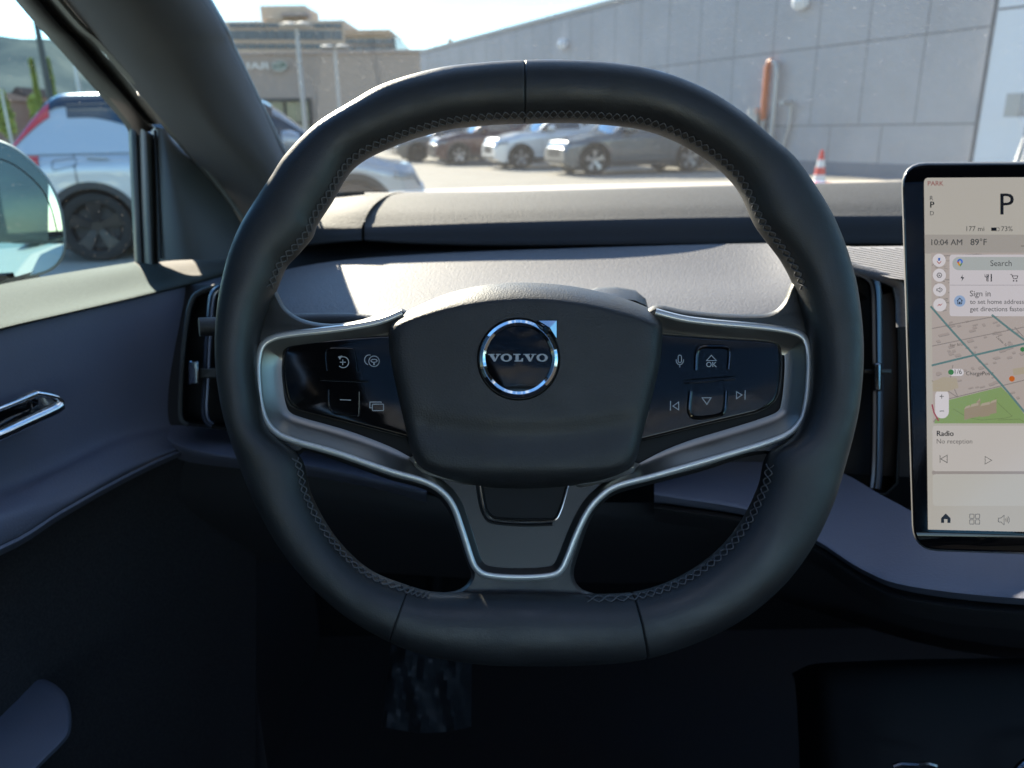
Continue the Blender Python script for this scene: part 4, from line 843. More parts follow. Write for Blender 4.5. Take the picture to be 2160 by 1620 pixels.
X['bark'] = mat('bark', (.10, .08, .06), .9)
X['hill'] = mat('dry_hill', (.095, .130, .140), 1.0, spec=0, var=(.009, .25, (.17, .18, .15)))
X['brick'] = mat('town_brick', (.26, .15, .11), .8, var=(.2, .15))
X['tile'] = mat('roof_tile', (.09, .07, .065), 1.0, spec=0)
X['orange'] = mat('orange_paint', (.50, .13, .04), .5)
X['conered'] = mat('cone_red', (.62, .035, .02), .5)
X['conewhite'] = mat('cone_white', (.75, .74, .74), .5)
mb = MB(); n = 40
for k in range(1): mb.grid([[Vector((-700 + 1400 * i / n, -60 + 1200 * j / n, 0)) for i in range(n + 1)] for j in range(n + 1)])
tag(part('ground', mb, X['ground']), kind='structure')
# hills
mb = MB(); g = []
for j in range(9):
    row = []
    for i in range(70):
        ang = -50 + 100 * i / 69; px = 1080 + FPX * math.tan(R(ang)); ridge = 118 + 60 * sm(-44, -14, ang) * 1.0 + 18 * math.sin(ang * .7) * sm(-48, -40, ang) + 6 * math.sin(ang * 2.3)
        hh = 300 * (.5 + .5 * 1) * 0 + max(20, (285 - ridge) * 1.06) ; dist = 1500 - 500 * (1 - j / 8)
        z = hh * 1.0 * (j / 8) ** .8 * (1 + .06 * math.sin(i * .9 + j * 1.3)) * (.95)
        row.append(Vector((math.sin(R(ang)) * dist, math.cos(R(ang)) * dist, z - 2)))
    g.append(row)
mb.grid(g); tag(part('hills', mb, X['hill']), kind='structure')

# ------------------------------------------------------------ right hand long wall
wa = R(26.2); wd_ = Vector((-math.sin(wa), math.cos(wa), 0)); wn = Vector((-math.cos(wa), -math.sin(wa), 0))
WB = Vector((8.55, 20.0, 0)); HW = 5.4
def wp(s_, z, o_=0): return WB + wd_ * s_ + wn * o_ + Vector((0, 0, z))
def w_from(px, py, o_=0):     # photo pixel -> (s, z) on the wall plane
    q = onp(px, py, WB + wn * o_, wn) - WB; return q.dot(wd_), q.z
sC = w_from(2060, 338)[0]; sE = w_from(888, 150)[0]
wall = thing('panelled_building', 'long grey metal panelled building running along the right side of the car park', 'building', WB + wd_ * 20)
mb = MB()
def slab(mb, s0, s1, z0, z1, o0, o1):
    vs = [wp(s, z, o) for o in (o0, o1) for s, z in ((s0, z0), (s1, z0), (s1, z1), (s0, z1))]
    mb.add(vs, [(0, 1, 2, 3), (7, 6, 5, 4), (0, 4, 5, 1), (1, 5, 6, 2), (2, 6, 7, 3), (3, 7, 4, 0)])
slab(mb, sC, sE, 0, HW, -12, 0); part('wall', mb, X['panel'], wall, smooth=False)
zs = sorted([w_from(1642, 265)[1], w_from(1700, 106)[1]])
z_lo = (w_from(1700, 265)[1] + w_from(2040, 261)[1]) / 2; z_hi = (w_from(1560, 122)[1] + w_from(2080, 54)[1]) / 2
mb = MB()
for z in (z_lo, z_hi, HW - .12): slab(mb, sC, sE, z - .014, z + .014, -.05, .004)
svals = [w_from(px, 160)[0] for px in (1942, 1818, 1715, 1625, 1545)]
st = (svals[-1] - svals[0]) / (len(svals) - 1); s_ = svals[0]
while s_ < sE - .5: slab(mb, s_ - .011, s_ + .011, z_lo + .015, z_hi - .015, -.05, .003); slab(mb, s_ - .011, s_ + .011, z_hi + .015, HW - .141, -.05, .003); slab(mb, s_ + st * .55 - .012, s_ + st * .55 + .012, .3, z_lo - .015, -.05, .003); s_ += st
part('panel_joints', mb, X['groove'], wall, smooth=False)
mb = MB(); slab(mb, sC, sE, HW, HW + .10, -.3, .06); part('roof_edge', mb, X['steel'], wall, smooth=False)
mb = MB(); slab(mb, sC, sE, 0, .35, -.05, .03); part('base_course', mb, mat('base_course', (.17, .19, .23), .7), wall, smooth=False)
# paler projecting bay on the far right
bay = thing('pale_panelled_bay', 'paler blue-white panelled bay at the near end of the long building', 'building', wp(sC - 5, 0, 1))
mb = MB(); b0 = wp(sC, 0, .25); bd = Vector((.62, -.78, 0)).normalized()
def bq(mb, t0, t1, z0, z1, o_):
    nrm_ = Vector((-.78, -.62, 0)); A = b0 + bd * t0 + nrm_ * o_; B = b0 + bd * t1 + nrm_ * o_; 
    vs = [A + Vector((0, 0, z0)), B + Vector((0, 0, z0)), B + Vector((0, 0, z1)), A + Vector((0, 0, z1))]; vs += [v - nrm_ * .3 for v in vs]
    mb.add(vs, [(0, 1, 2, 3), (7, 6, 5, 4), (0, 4, 5, 1), (1, 5, 6, 2), (2, 6, 7, 3), (3, 7, 4, 0)])
bq(mb, 0, 14, 0, 7.5, 0); part('wall', mb, X['panel2'], bay, smooth=False)
mb = MB(); bq(mb, 0, .08, 0, 7.5, .012)
for t in (.95, 2.2, 4.6, 7): bq(mb, t, t + .03, 0, 7.5, .006)
bq(mb, .1, 14, z_hi + .25, z_hi + .29, .004); part('panel_joints', mb, X['groove'], bay, smooth=False)
# things on the wall
def wallthing(px, py, o_): s1, z1 = w_from(px, py, o_); return wp(s1, z1, o_), s1, z1
s1, z1 = w_from(1637, 130); _, z0 = w_from(1630, 252)
pg = thing('gas_pipe', 'tall looped pipe with an orange riser fixed to the grey wall', 'pipe', wp(s1, 0, .15))
mb = MB(); mb.tube([wp(s1 + .12, z0, .18), wp(s1 + .12, z1 - .15, .18), wp(s1 + .06, z1 - .02, .18), wp(s1 - .06, z1, .18)] , .085, 10); part('orange_riser', mb, X['orange'], pg)
mb = MB(); mb.tube([wp(s1 - .06, z1, .18), wp(s1 - .20, z1 - .08, .18), wp(s1 - .25, z1 - .3, .18), wp(s1 - .25, z0 + .1, .18), wp(s1 - .22, z0 - .4, .18), wp(s1 - .22, 0, .18)], .07, 10); mb.tube([wp(s1 + .12, z0, .18), wp(s1 + .14, 0, .18)], .05, 8); part('grey_pipe', mb, X['steel'], pg)
mb = MB(); mb.box(tuple(wp(s1 + .5, z0 - .15, .2)), .3, .35, .55, -wa); mb.tube([wp(s1 + .5, z0 + .05, .2), wp(s1 + .5, z0 + .3, .2)], .16, 12); part('gas_regulator', mb, X['steel'], pg)
s2, z2 = w_from(1675, 215); _, z3 = w_from(1668, 262)
mb = MB(); mb.tube([wp(s2, z2, .1), wp(s2, z3, .1), wp(s2 + .3, 0.2, .1)], .05, 8); mb.tube([wp(s2, z2 - .02, .1), wp(s2, z2 - .02, .45)], .07, 8); tag(part('vent_pipe', mb, X['steel']), 'short thin pipe bent off the grey wall beside the orange riser', 'pipe')
for px, py, nm in ((1186, 92, 'small wall lamp high on the far half of the grey wall'), (1688, 2, 'wall lamp at the top of the grey wall, cut by the picture edge')):
    s1, z1 = w_from(px, py, .16); lt = thing('wall_lamp', nm, 'wall lamp', wp(s1, z1, .3), group='lamps on the grey wall')
    mb = MB(); mb.lathe([(.02, .16), (.12, .15), (.2, .04), (.22, -.07), (.19, -.12), (.02, -.13)], wp(s1, z1, .16), Vector((-.4, -.5, .4)), Vector((1, 0, 0)), 16); part('lamp_housing', mb, X['panel2'], lt)
    mb = MB(); mb.tube([wp(s1, z1, 0), wp(s1, z1, .12)], .06, 8); part('bracket', mb, X['steel'], lt)
mb = MB(); q = yp(2146, 222, 15.5); mb.box(tuple(q), .42, .25, .42, .6); mb.box((q.x - .02, q.y - .15, q.z), .3, .06, .3, .6); tag(part('meter_box', mb, X['steel']), 'grey electrical box on the pale bay at the right edge', 'meter box')
mb = MB(); mb.tube([yp(2160, 290, 15), yp(2143, 338, 14.6), yp(2130, 400, 14.4)], .02, 6); mb.tube([yp(2175, 290, 15), yp(2158, 338, 14.6), yp(2145, 400, 14.4)], .02, 6); tag(part('leaning_rods', mb, X['steel']), 'pair of thin rods leaning against the pale bay', 'rods')
# traffic cone
cp = gz(1727, 388, 0); cone = thing('traffic_cone', 'red and white striped traffic cone standing in front of the grey wall', 'traffic cone', cp)
zt = [0.03, .2, .36, .52, .62, .72]; rr_ = lambda z: .15 - .16 * z
mb = MB(); mb.box((cp.x, cp.y, .015), .38, .38, .03, .3); part('base', mb, X['conered'], cone)
for i in range(5):
    mb = MB(); mb.lathe([(rr_(zt[i]), zt[i]), (rr_(zt[i + 1]), zt[i + 1])] + ([(.001, .73)] if i == 4 else []), Vector((cp.x, cp.y, 0)), Vector((0, 0, 1)), Vector((1, 0, 0)), 20)
    part('cone_band', mb, X['conewhite'] if i in (0, 2) else X['conered'], cone)

# ------------------------------------------------------------ dealership facade
YF = 66.0; fac_ = thing('showroom', 'long taupe showroom with a sign and green glass entrance in the far left background', 'building', (-20, YF, 0))
def zf(px, py, Y=YF): return yp(px, py, Y).z
xL = yp(300, 120, YF).x; xR = yp(925, 120, YF).x; zT = zf(700, 113)
dxa, dxb = yp(556, 240, YF).x, yp(652, 240, YF).x; dz = zf(600, 214)
mb = MB(); mb.box(((xL + dxa) / 2, YF + 5, zT / 2), dxa - xL, 10, zT); mb.box(((dxb + xR) / 2, YF + 5, zT / 2), xR - dxb, 10, zT); mb.box(((dxa + dxb) / 2, YF + 5, (zT + dz) / 2), dxb - dxa - .002, 10, zT - dz); part('wall', mb, X['facade'], fac_, smooth=False)
mb = MB(); mb.box(((dxa + dxb) / 2, YF + .5, dz / 2), dxb - dxa, .1, dz); eg = part('entrance_glass', mb, X['doorglass'], fac_, smooth=False)
mb = MB(); mb.box(((dxa + dxb) / 2, YF - .05, dz + .12), dxb - dxa + .5, .3, .22); mb.box((dxb + .12, YF - .05, dz / 2), .24, .3, dz - .02); mb.box((dxa * .55 + dxb * .45, YF + .3, dz / 2), .12, .2, dz); mb.box(((dxa + dxb) / 2, YF + .3, dz * .55), dxb - dxa - .3, .18, .12); part('entrance_frame', mb, X['dark'], fac_, smooth=False)
mb = MB(); mb.box(((xL + xR) / 2, YF - .03, zT + .1), xR - xL, .3, .2)
for k in range(12): mb.box((xR - 3.4 * k - 1.2, YF - .012, zT / 2), .04, .03, zT)
part('cornice', mb, X['band'], fac_, smooth=False)
FY = lambda px, py, h=0: yp(px, py, YF - .25 - h)
mb = MB(); text(mb, 'JAGUAR', 445, 146, 124, FY, 0, hscale=.62, bold=1.2); part('sign_letters', mb, X['whitep'], fac_, smooth=False)
mb = MB(); mb.prism([FY(x, y, -.1) for x, y in circ(589, 139, 17, 32, 11.5)], [FY(x, y, .12) for x, y in circ(589, 139, 17, 32, 11.5)]); bdg = part('sign_badge', mb, X['greenp'], fac_)
mb = MB(); strokes(mb, circ(589, 139, 15.6, 32, 10.2), 1.6, FY, .2, True); text(mb, 'LAND', 577, 138, 15, FY, .22, rot=-.1, bold=.5); text(mb, 'ROVER', 582, 146, 18, FY, .22, rot=-.1, bold=.5); part('badge_lettering', mb, X['whitep'], bdg, smooth=False)
# small stepped roofs behind the grey wall
gb = thing('gabled_shed', 'low grey brown building with a sloping roof line beyond the long grey wall', 'building', (-3, 85, 0))
mb = MB(); pr = [(820, 122), (890, 112), (945, 96), (1070, 58), (1128, 57), (1190, 66), (1190, 330), (820, 330)]
mb.prism([yp(x, y, 85) for x, y in pr], [yp(x, y, 85) + Vector((0, 14, 0)) for x, y in pr]); part('wall', mb, X['facade'], gb, smooth=False)
mb = MB(); mb.grid([[yp(x, y - 2, 84.6) for x, y in pr[1:6]], [yp(x, y + 3, 84.6) for x, y in pr[1:6]], [yp(x, y + 3, 86) for x, y in pr[1:6]], [yp(x, y - 2, 86) for x, y in pr[1:6]]], closed_v=True); part('roof_edge', mb, X['steel'], gb, smooth=False)
mb = MB(); mb.tube([yp(950, 100, 84), yp(949, 82, 84)], .25, 8); part('flue', mb, X['towerwall'], gb)

# ------------------------------------------------------------ office tower
YT = 170.0; tw = thing('office_tower', 'distant beige concrete office tower with dark window bands and a rooftop block', 'building', (-45, YT, 0))
def tb(name, x0, y0, x1, y1, Y, dep, m, parent): a = yp(x0, y1, Y); b = yp(x1, y0, Y); mb = MB(); mb.box(((a.x + b.x) / 2, Y + dep / 2, (a.z + b.z) / 2), b.x - a.x, dep, b.z - a.z); return part(name, mb, m, parent, smooth=False)
tb('wall', 467, 42, 725, 330, YT, 25, X['towerwall'], tw); tb('wall', 724.5, 76, 832, 330, YT + 1, 25, X['towerwall'], tw)
tb('rooftop_block', 551, 11, 643, 42, YT + 4, 12, X['towerwall'], tw); tb('roof_plant', 592, 24, 650, 34, YT + 2, 3, X['band'], tw)
tb('parapet', 724, 62, 822, 76, YT + .2, 20, mat('orange_parapet', (.5, .36, .25), .8), tw)
tb('cladding_side', 830, 76, 834, 114, YT, 20, X['towerglass'], tw)
for (x0, x1, rows_) in ((482, 724, ((49, 59), (64, 84), (92, 104))), (728, 828, ((82, 92), (98, 110)))):
    for (y0, y1) in rows_:
        nwin = int((x1 - x0) / 20)
        for k in range(nwin): tb('window', x0 + k * 20 + 1.5, y0, x0 + k * 20 + 18.5, y1, YT - .25, .4, X['towerglass'], tw)
    for (a, b) in zip(rows_, rows_[1:]): tb('spandrel', x0 - 3, a[1] + 1, x1 + 1, b[0] - 1, YT - .15, .3, X['band'], tw)

# ------------------------------------------------------------ posts
def lamp_post(px0, py0, Y, r_, heads, label, m, top=None):
    t_ = yp(px0, py0, Y); o_ = thing('light_pole', label, 'light pole', (t_.x, Y, 0), group='light poles around the car park')
    mb = MB(); mb.tube([Vector((t_.x, Y, 0)), Vector((t_.x, Y, t_.z * .5)), Vector((t_.x, Y, t_.z))], [r_ * 1.15, r_, r_ * .8], 10); mb.box((t_.x, Y, .3), r_ * 5, r_ * 5, .6); part('pole', mb, m, o_)
    for dx in heads:
        mb = MB(); mb.lathe([(.02, .18), (.25, .16), (.55, .03), (.52, -.06), (.02, -.08)], Vector((t_.x + dx, Y, t_.z + .05)), Vector((0, .15, 1)), Vector((1, 0, 0)), 16); mb.tube([Vector((t_.x, Y, t_.z)), Vector((t_.x + dx, Y, t_.z + .05))], .06, 6); part('lamp_head', mb, m, o_)
lamp_post(625, 58, 44, .12, (-.35, .35), 'pale light pole with two heads in front of the showroom sign side', X['steel'])
lamp_post(706, 103, 58, .12, (-.5, .5), 'shorter pale light pole right of the one beside the round badge', X['steel'])
lamp_post(60, -40, 33, .13, (.5,), 'dark light pole rising between the two slim trees', X['dark'])
lamp_post(152, 110, 52, .09, (.4,), 'thin distant light pole seen above the white car roof', X['steel'])
lamp_post(2, 190, 60, .09, (), 'thin pale pole at the left edge before the brick houses', X['steel'])
# ------------------------------------------------------------ trees
def tree(x0px, x1px, ytop, ybase, Y, label, cols=900, round_=.5, name='poplar_tree'):
    a, b = yp(x0px, ytop, Y), yp(x1px, ybase, Y); cx_ = (a.x + b.x) / 2; rw = (b.x - a.x) / 2; H_ = a.z; z0 = max(.3, b.z)
    o_ = thing(name, label, 'tree', (cx_, Y, 0), group='trees beyond the car park'); rnd = random.Random(int(x0px + 50)); mb = MB()
    mb.tube([Vector((cx_, Y, 0)), Vector((cx_ + .05, Y, H_ * .5)), Vector((cx_, Y, H_ * .92))], [.16, .10, .03], 7)
    for k in range(14):
        z = z0 + (H_ - z0) * (.1 + .8 * rnd.random()); a_ = rnd.uniform(0, 6.28); mb.tube([Vector((cx_, Y, z)), Vector((cx_ + math.cos(a_) * rw * .7, Y + math.sin(a_) * rw * .7, z + rw))], [.04, .01], 5)
    part('trunk', mb, X['bark'], o_); mb = MB()
    clumps = [((_ + rnd.random()) / 46, rnd.uniform(0, 6.28), rnd.uniform(.3, 1)) for _ in range(46)]
    for k in range(cols * 3):
        f_, an, rd = clumps[rnd.randrange(len(clumps))]; f_ = min(1, max(0, f_ + rnd.gauss(0, .05))); env = math.sin(math.pi * min(1, (f_ * .93 + .06))) ** round_
        c = Vector((cx_ + math.cos(an) * rd * rw * .8 * env, Y + math.sin(an) * rd * rw * .8 * env, z0 + (H_ - z0) * f_)) + Vector([rnd.gauss(0, rw * .17) for _ in range(3)])
        s0 = rnd.uniform(.10, .24); u_ = Vector([rnd.gauss(0, 1) for _ in range(3)]).normalized(); v_ = u_.orthogonal().normalized()
        mb.add([c - u_ * s0, c + v_ * s0 * .5, c + u_ * s0, c - v_ * s0 * .5], [(0, 1, 2, 3)])
    part('crown', mb, X['leaf'], o_, smooth=False)
tree(64, 93, 128, 262, 55, 'left one of the two slim upright green trees by the dark pole')
tree(97, 128, 126, 262, 57, 'right one of the two slim upright green trees by the dark pole')
tree(-20, 35, 196, 285, 62, 'low round pale green bush-like tree before the brick houses', round_=.4, name='broadleaf_tree')
tree(60, 92, 206, 285, 50, 'small yellow green tree just behind the white car boot', round_=.4, name='broadleaf_tree')
for (x0, y0, x1, Y, lb) in ((-120, 214, 28, 110, 'low brick house at the left edge below the hill'), (26, 204, 68, 120, 'taller red brick house right of the low one below the hill'), (96, 222, 150, 115, 'grey fronted low house behind the slim trees')):
    a, b = yp(x0, y0, Y), yp(x1, 270, Y); hs = thing('brick_house', lb, 'house', ((a.x + b.x) / 2, Y, 0), group='houses at the foot of the hill')
    mb = MB(); mb.box(((a.x + b.x) / 2, Y + 4, a.z / 2), b.x - a.x, 8, a.z); part('wall', mb, X['brick'], hs, smooth=False)
    mb = MB(); hx = (b.x - a.x) / 2 + .4; cxx = (a.x + b.x) / 2; mb.prism([Vector((cxx - hx, Y - .4, a.z)), Vector((cxx + hx, Y - .4, a.z)), Vector((cxx, Y - .4, a.z + 1.3))], [Vector((cxx - hx, Y + 8, a.z)), Vector((cxx + hx, Y + 8, a.z)), Vector((cxx, Y + 8, a.z + 1.3))]); part('roof', mb, X['tile'], hs, smooth=False)
    for k in range(2): mb = MB(); mb.box((a.x + (b.x - a.x) * (.3 + .4 * k), Y - .02, a.z * .6), 1.0, .1, 1.1); part('window', mb, X['towerglass'], hs, smooth=False)

# ------------------------------------------------------------ cars
def carpaint(name, c, rough=.28, metal=.3): return mat(name, c, rough, metal, coat=1.0)
X['tyre'] = mat('tyre', (.012, .012, .012), .8); X['rimm'] = mat('alloy_rim', (.35, .35, .36), .3, .8); X['rimd'] = mat('black_rim', (.02, .02, .022), .3, .4)
X['carglass'] = mat('car_glass', (.01, .012, .015), .04, spec=.9, coat=1); X['clad'] = mat('cladding', (.03, .03, .032), .6)
X['red'] = mat('tail_red', (.50, .02, .02), .2, coat=1); X['lens'] = mat('headlamp_lens', (.22, .24, .26), .15, .4, coat=1); X['blackp'] = mat('black_roof_paint', (.012, .014, .022), .2, coat=1)
def make_car(label, pos, heading, L, Wd, H, wb, paint, roofm=None, rim=None, hood=1.0, group='cars parked around the lot', cab_r=None, cab_f=None, tall=0, rw=.36, flap=False):
    o_ = thing('parked_car', label, 'car', pos, heading, group); rim = rim or X['rimm']; roofm = roofm or paint
    hL = L / 2; xf = hL - .86; xr = xf - wb; ra = rw + .055; hw0 = Wd / 2; zc = rw
    def ztop(x):
        t = x / hL; z = hood + .07 * sm(.9, -.2, t)
        z -= .16 * sm(.55, .93, t) + .22 * sm(.93, 1.0, t); z -= .12 * sm(-.90, -1.0, t); return z
    def zbot(x):
        z = .24 + .10 * sm(.9, 1, abs(x / hL))
        for c in (xf, xr):
            d = abs(x - c)
            if d < ra: z = max(z, zc + math.sqrt(ra * ra - d * d))
        return z
    def hw(x): t = abs(x / hL); return hw0 * (1 - .03 * t ** 2 - .20 * sm(.80, 1.0, t) ** 2)
    def low(x, v, sd, off=0.0):
        z0, z1 = zbot(x), ztop(x); z = z0 + (z1 - z0) * v; f_ = (z - .25) / (z1 - .25)
        y = hw(x) * (1 - .055 * abs(f_ - .55) ** 1.6 * 2 - .10 * sm(.86, 1.0, f_)) + .012 * math.exp(-((f_ - .78) / .05) ** 2)
        return Vector((x, sd * (y + off), z + off * .2))
    xs = []
    for a, b, n_ in ((-hL, xr - ra, 14), (xr - ra, xr + ra, 26), (xr + ra, xf - ra, 20), (xf - ra, xf + ra, 26), (xf + ra, hL, 16)):
        for k in range(n_): xs.append(a + (b - a) * (.5 - .5 * math.cos(math.pi * k / n_) if n_ == 26 else k / n_))
    xs.append(hL); vs_ = [0, .03, .12, .25, .4, .55, .68, .76, .80, .84, .9, .95, .98, 1.0]; mb = MB()
    g = []
    for x in xs:
        r1 = [low(x, v, 1) for v in vs_]; r2 = [low(x, v, -1) for v in vs_]; zt_ = ztop(x); yi = r1[-1].y
        top = [Vector((x, yi * k, zt_ + .03 * (1 - k * k))) for k in (.85, .6, .3, 0, -.3, -.6, -.85)]
        bot = [Vector((x, r2[0].y * k, r2[0].z - .0)) for k in (.9, .5, 0, -.5, -.9)]
        g.append(r1 + top + r2[::-1] + bot)
    mb.grid(g, closed_u=True); mb.poly(g[0]); mb.poly(g[-1]); part('body', mb, paint, o_, local=True, angle=50)
    mb = MB(); mb.box((xf, 0, zc + .1), 2 * ra + .02, Wd - .5, .7); mb.box((xr, 0, zc + .1), 2 * ra + .02, Wd - .5, .7); mb.box((0, 0, .3), L - .5, Wd - .4, .16); part('underbody', mb, X['clad'], o_, local=True, smooth=False)
    # cabin
    cr_, cf_ = (cab_r if cab_r is not None else -hL + .10), (cab_f if cab_f is not None else xf - .42)
    def zcab(x):
        b = ztop(x) - .03; up_ = sm(0, 1, (x - cr_) / .62) ** .8 if x < cr_ + .62 else 1; dn = sm(0, 1, (cf_ - x) / 1.05) ** .85 if x > cf_ - 1.05 else 1
        top = H - .06 * ((x - (cr_ + cf_) / 2 + .2) / 1.6) ** 2; return b + max(0, (top - b)) * min(up_, dn)
    def cab(x, v, sd, off=0.0):
        z0 = ztop(x) - .03; z1 = zcab(x); z = z0 + (z1 - z0) * v; tt = (z - z0) / max(.3, H - z0); y = (hw(x) * .93) - .02 - .20 * tt - .06 * sm(.8, 1, v) * tt
        return Vector((x, sd * (y + off), z))
    cx2 = [cr_ + (cf_ - cr_) * k / 60 for k in range(61)]; vv = [0, .2, .4, .6, .75, .85, .92, .97, 1.0]; g = []
    for x in cx2:
        a1 = [cab(x, v, 1) for v in vv]; a2 = [cab(x, v, -1) for v in vv]; yi = a1[-1].y; zz = a1[-1].z
        g.append(a1 + [Vector((x, yi * k, zz + .035 * (1 - k * k))) for k in (.8, .4, 0, -.4, -.8)] + a2[::-1])
    mb = MB(); mb.grid(g); part('cabin', mb, paint, o_, local=True, angle=50)
    # roof skin
    ia, ib = [k for k, x in enumerate(cx2) if zcab(x) > H - .22][0], [k for k, x in enumerate(cx2) if zcab(x) > H - .14][-1]; mb = MB(); g2 = []
    for k in range(ia, ib + 1):
        x = cx2[k]; a1 = [cab(x, v, 1, .008) for v in (.82, .92, 1.0)]; a2 = [cab(x, v, -1, .008) for v in (1.0, .92, .82)]; yi = a1[-1].y; zz = a1[-1].z
        g2.append(a1 + [Vector((x, yi * q, zz + .012 + .035 * (1 - q * q))) for q in (.8, .4, 0, -.4, -.8)] + a2)
    mb.grid(g2); part('roof', mb, roofm, o_, local=True)
    # windows
    def patch(name, m, fn, x0, x1, v0, v1, off, nx=16, nv=6, lbl=None, both=True):
        for sd in ((1, -1) if both else (1,)):
            mb = MB(); gg = []
            for i in range(nx + 1):
                x = x0 + (x1 - x0) * i / nx; a = v0(x) if callable(v0) else v0; b = v1(x) if callable(v1) else v1
                if b < a + .002: b = a + .002
                gg.append([fn(x, a + (b - a) * j / nv, sd, off) for j in range(nv + 1)])
            mb.grid(gg); part(name, mb, m, o_, local=True, label=lbl)
    mid = (cr_ + cf_) / 2 - .05
    patch('rear_side_window', X['carglass'], cab, cr_ + .66, mid - .04, lambda x: .12 + .5 * (1 - sm(cr_ + .8, cr_ + 1.9, x)), .86, .006)
    patch('front_side_window', X['carglass'], cab, mid + .04, cf_ - .30, .10, .84, .006)
    def topf(x, k, sd, off): a = cab(x, 1, 1); return Vector((x, a.y * (2 * k - 1) * .93, a.z + .035 * (1 - (2 * k - 1) ** 2) + off))
    def glassy(name, x0, x1):
        mb = MB(); mb.grid([[topf(x0 + (x1 - x0) * i / 12, j / 10, 1, .008) + Vector((0, 0, 0)) for j in range(11)] for i in range(13)]); part(name, mb, X['carglass'], o_, local=True)
    glassy('windscreen', cf_ - .92, cf_ - .06); glassy('rear_window', cr_ + .06, cr_ + .42)
    # lights, grille, cladding
    patch('headlight', X['lens'], low, hL - .40, hL - .06, .74, .85, .008, 8, 4)
    patch('tail_light', X['red'], low, -hL + .02, -hL + .46, .78, .95, .010, 8, 4)
    patch('pillar_light', X['red'], cab, cr_ + .05, cr_ + .50, .70, .97, .012, 8, 5)
    mb = MB(); mb.grid([[Vector((hL - .012 + .02, y, z)) for y in (-hw0 * .45, 0, hw0 * .45)] for z in (.50, .66, .72)]); part('grille', mb, X['clad'], o_, local=True)
    mb = MB(); mb.box((hL - .03, 0, .37), .10, hw0 * 1.3, .10); mb.box((-hL + .03, 0, .45), .10, hw0 * 1.4, .16); part('bumper_insert', mb, X['clad'], o_, local=True)
    for sd in (1, -1):
        mb = MB()
        for c in (xf, xr): mb.grid([[Vector((c + math.cos(a) * r_, sd * (hw(c) * .985 + e), zc + math.sin(a) * r_)) for a in [math.pi * (-.06 + 1.12 * k / 24) for k in range(25)]] for r_, e in ((ra - .02, -.06), (ra - .02, .018), (ra + .05, .020), (ra + .055, -.03))])
        mb.box(((xf + xr) / 2, sd * (hw0 - .045), .30), xf - xr - 2 * ra, .06, .14); part('wheel_arch_trim', mb, X['clad'] if tall == 0 else X['clad'], o_, local=True)
        mb = MB(); mb.lathe([(.001, .13), (.07, .12), (.11, .03), (.10, -.06), (.02, -.10)], Vector((cf_ - .62, sd * (hw0 + .09), hood + .13)), Vector((1, 0, 0)), Vector((0, 1, 0)), 14); mb.tube([Vector((cf_ - .62, sd * (hw0 - .1), hood + .06)), Vector((cf_ - .62, sd * (hw0 + .08), hood + .1))], .025, 6); part('door_mirror', mb, paint, o_, local=True)
        mb = MB()
        for xd in (mid, cf_ - .30, mid - .98): strip = [low(xd, v, sd, .004) for v in (.04, .3, .6, .9, .99)]; mb.tube(strip, .006, 5)
        part('door_seam', mb, X['clad'], o_, local=True)
        for xd in (mid + .14, mid - .86): mb = MB(); mb.tube([low(xd, .80, sd, .03), low(xd + .2, .80, sd, .03)], .014, 6); part('door_handle', mb, paint, o_, local=True)
        for c in (xf, xr):
            wl = MB(); ctr = Vector((c, sd * (hw0 - .13), zc)); ax = Vector((0, sd, 0))
            wl.lathe([(rw * .66, -.10), (rw * .95, -.10), (rw, -.06), (rw, .06), (rw * .95, .11), (rw * .80, .12), (rw * .70, .105), (rw * .66, .06)], ctr, ax, Vector((1, 0, 0)), 36)
            wo = part('wheel', wl, X['tyre'], o_, local=True); rm_ = MB()
            rm_.lathe([(rw * .70, .10), (rw * .68, .06), (rw * .62, .03)], ctr, ax, Vector((1, 0, 0)), 36); rm_.lathe([(.001, .07), (.06, .07), (.075, .03)], ctr, ax, Vector((1, 0, 0)), 16)
            for k in range(5):
                a = 2 * math.pi * k / 5 + .3; d_ = Vector((math.cos(a), 0, math.sin(a))); t_ = Vector((-math.sin(a), 0, math.cos(a)))
                rm_.grid([[ctr + ax * h_ + d_ * r_ + t_ * w_ * q for q in (-1, -.5, .5, 1)] for r_, h_, w_ in ((.05, .07, .035), (rw * .4, .085, .045), (rw * .68, .095, .075))])
            part('rim', rm_, rim, wo, local=True); dk = MB(); dk.lathe([(.001, .0), (rw * .66, .0)], ctr, ax, Vector((1, 0, 0)), 24); part('brake_disc', dk, X['clad'], wo, local=True)
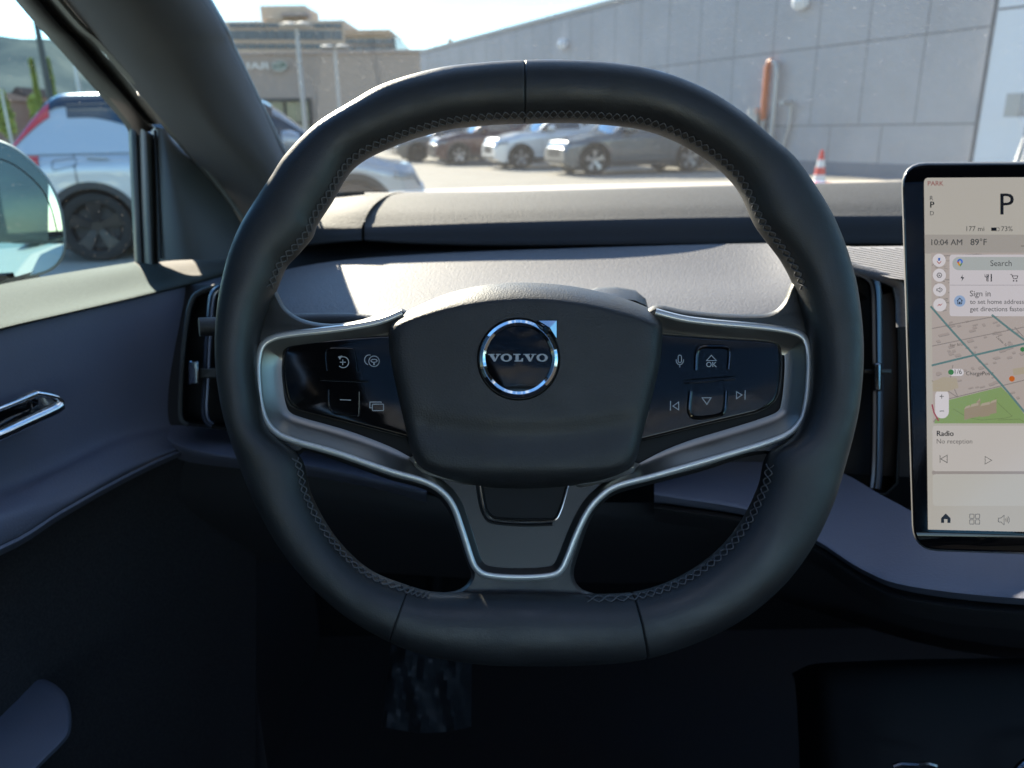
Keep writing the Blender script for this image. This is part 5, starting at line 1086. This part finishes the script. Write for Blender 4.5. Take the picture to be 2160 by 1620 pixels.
    if flap:
        mb = MB(); P_ = [low(x, v, flap, .004) for x, v in rrect(xr - .30, .60, xr - .08, .80, .03, 3)]; mb.tube(P_, .004, 4, closed=True); part('charging_flap', mb, X['clad'], o_, local=True)
    return o_
# white car across the left of the scene (its right side faces us)
make_car('white compact SUV with black roof parked across to our left, seen through the side window', (-3.34, 9.55, 0), R(18.5), 4.44, 1.86, 1.68, 2.70, carpaint('ice_white', (.40, .43, .47)), X['blackp'], X['rimd'], hood=1.06, flap=-1, cab_f=1.30)
pd = gz(1252, 372, 0); hd_ = Vector((-.95, -.31, 0)); ang = math.atan2(hd_.y, hd_.x)
def place(px, py, L, Wd, wb):   # front wheel on the camera side at that pixel (car's left side faces us)
    p = gz(px, py, 0); lf = Vector((-hd_.y, hd_.x, 0)); xf = L / 2 - .86
    return p - hd_ * xf - lf * (Wd / 2 - .13)
make_car('large grey SUV parked nose out, nearest of the row along the wall', place(1252, 370, 5.0, 1.96, 2.98), ang, 5.0, 1.96, 1.74, 2.98, carpaint('slate_grey', (.10, .115, .13)), hood=1.08, rw=.40)
make_car('white SUV in the parked row between the dark red and the large grey one', place(1098, 357, 4.7, 1.9, 2.86), ang, 4.7, 1.9, 1.74, 2.86, carpaint('pure_white', (.72, .74, .76)), hood=1.13)
make_car('dark red SUV in the parked row left of the white one', place(968, 348, 4.7, 1.9, 2.86), ang, 4.7, 1.9, 1.74, 2.86, carpaint('maroon', (.05, .012, .018)), hood=1.12)
make_car('grey brown car at the far left end of the parked row', place(882, 342, 4.6, 1.88, 2.8), ang, 4.6, 1.88, 1.62, 2.8, carpaint('warm_grey', (.13, .12, .11)), hood=1.0, rim=X['rimd'])
make_car('white car with red rear lamps behind the boot of the white SUV', (-9.4, 12.4, 0), R(15), 4.5, 1.85, 1.45, 2.7, carpaint('white2', (.65, .66, .68)), hood=.92)
make_car('dark blue car further back at the left edge', (-14.5, 20.5, 0), R(10), 4.6, 1.85, 1.50, 2.7, carpaint('dark_blue', (.02, .025, .05)), hood=.95)
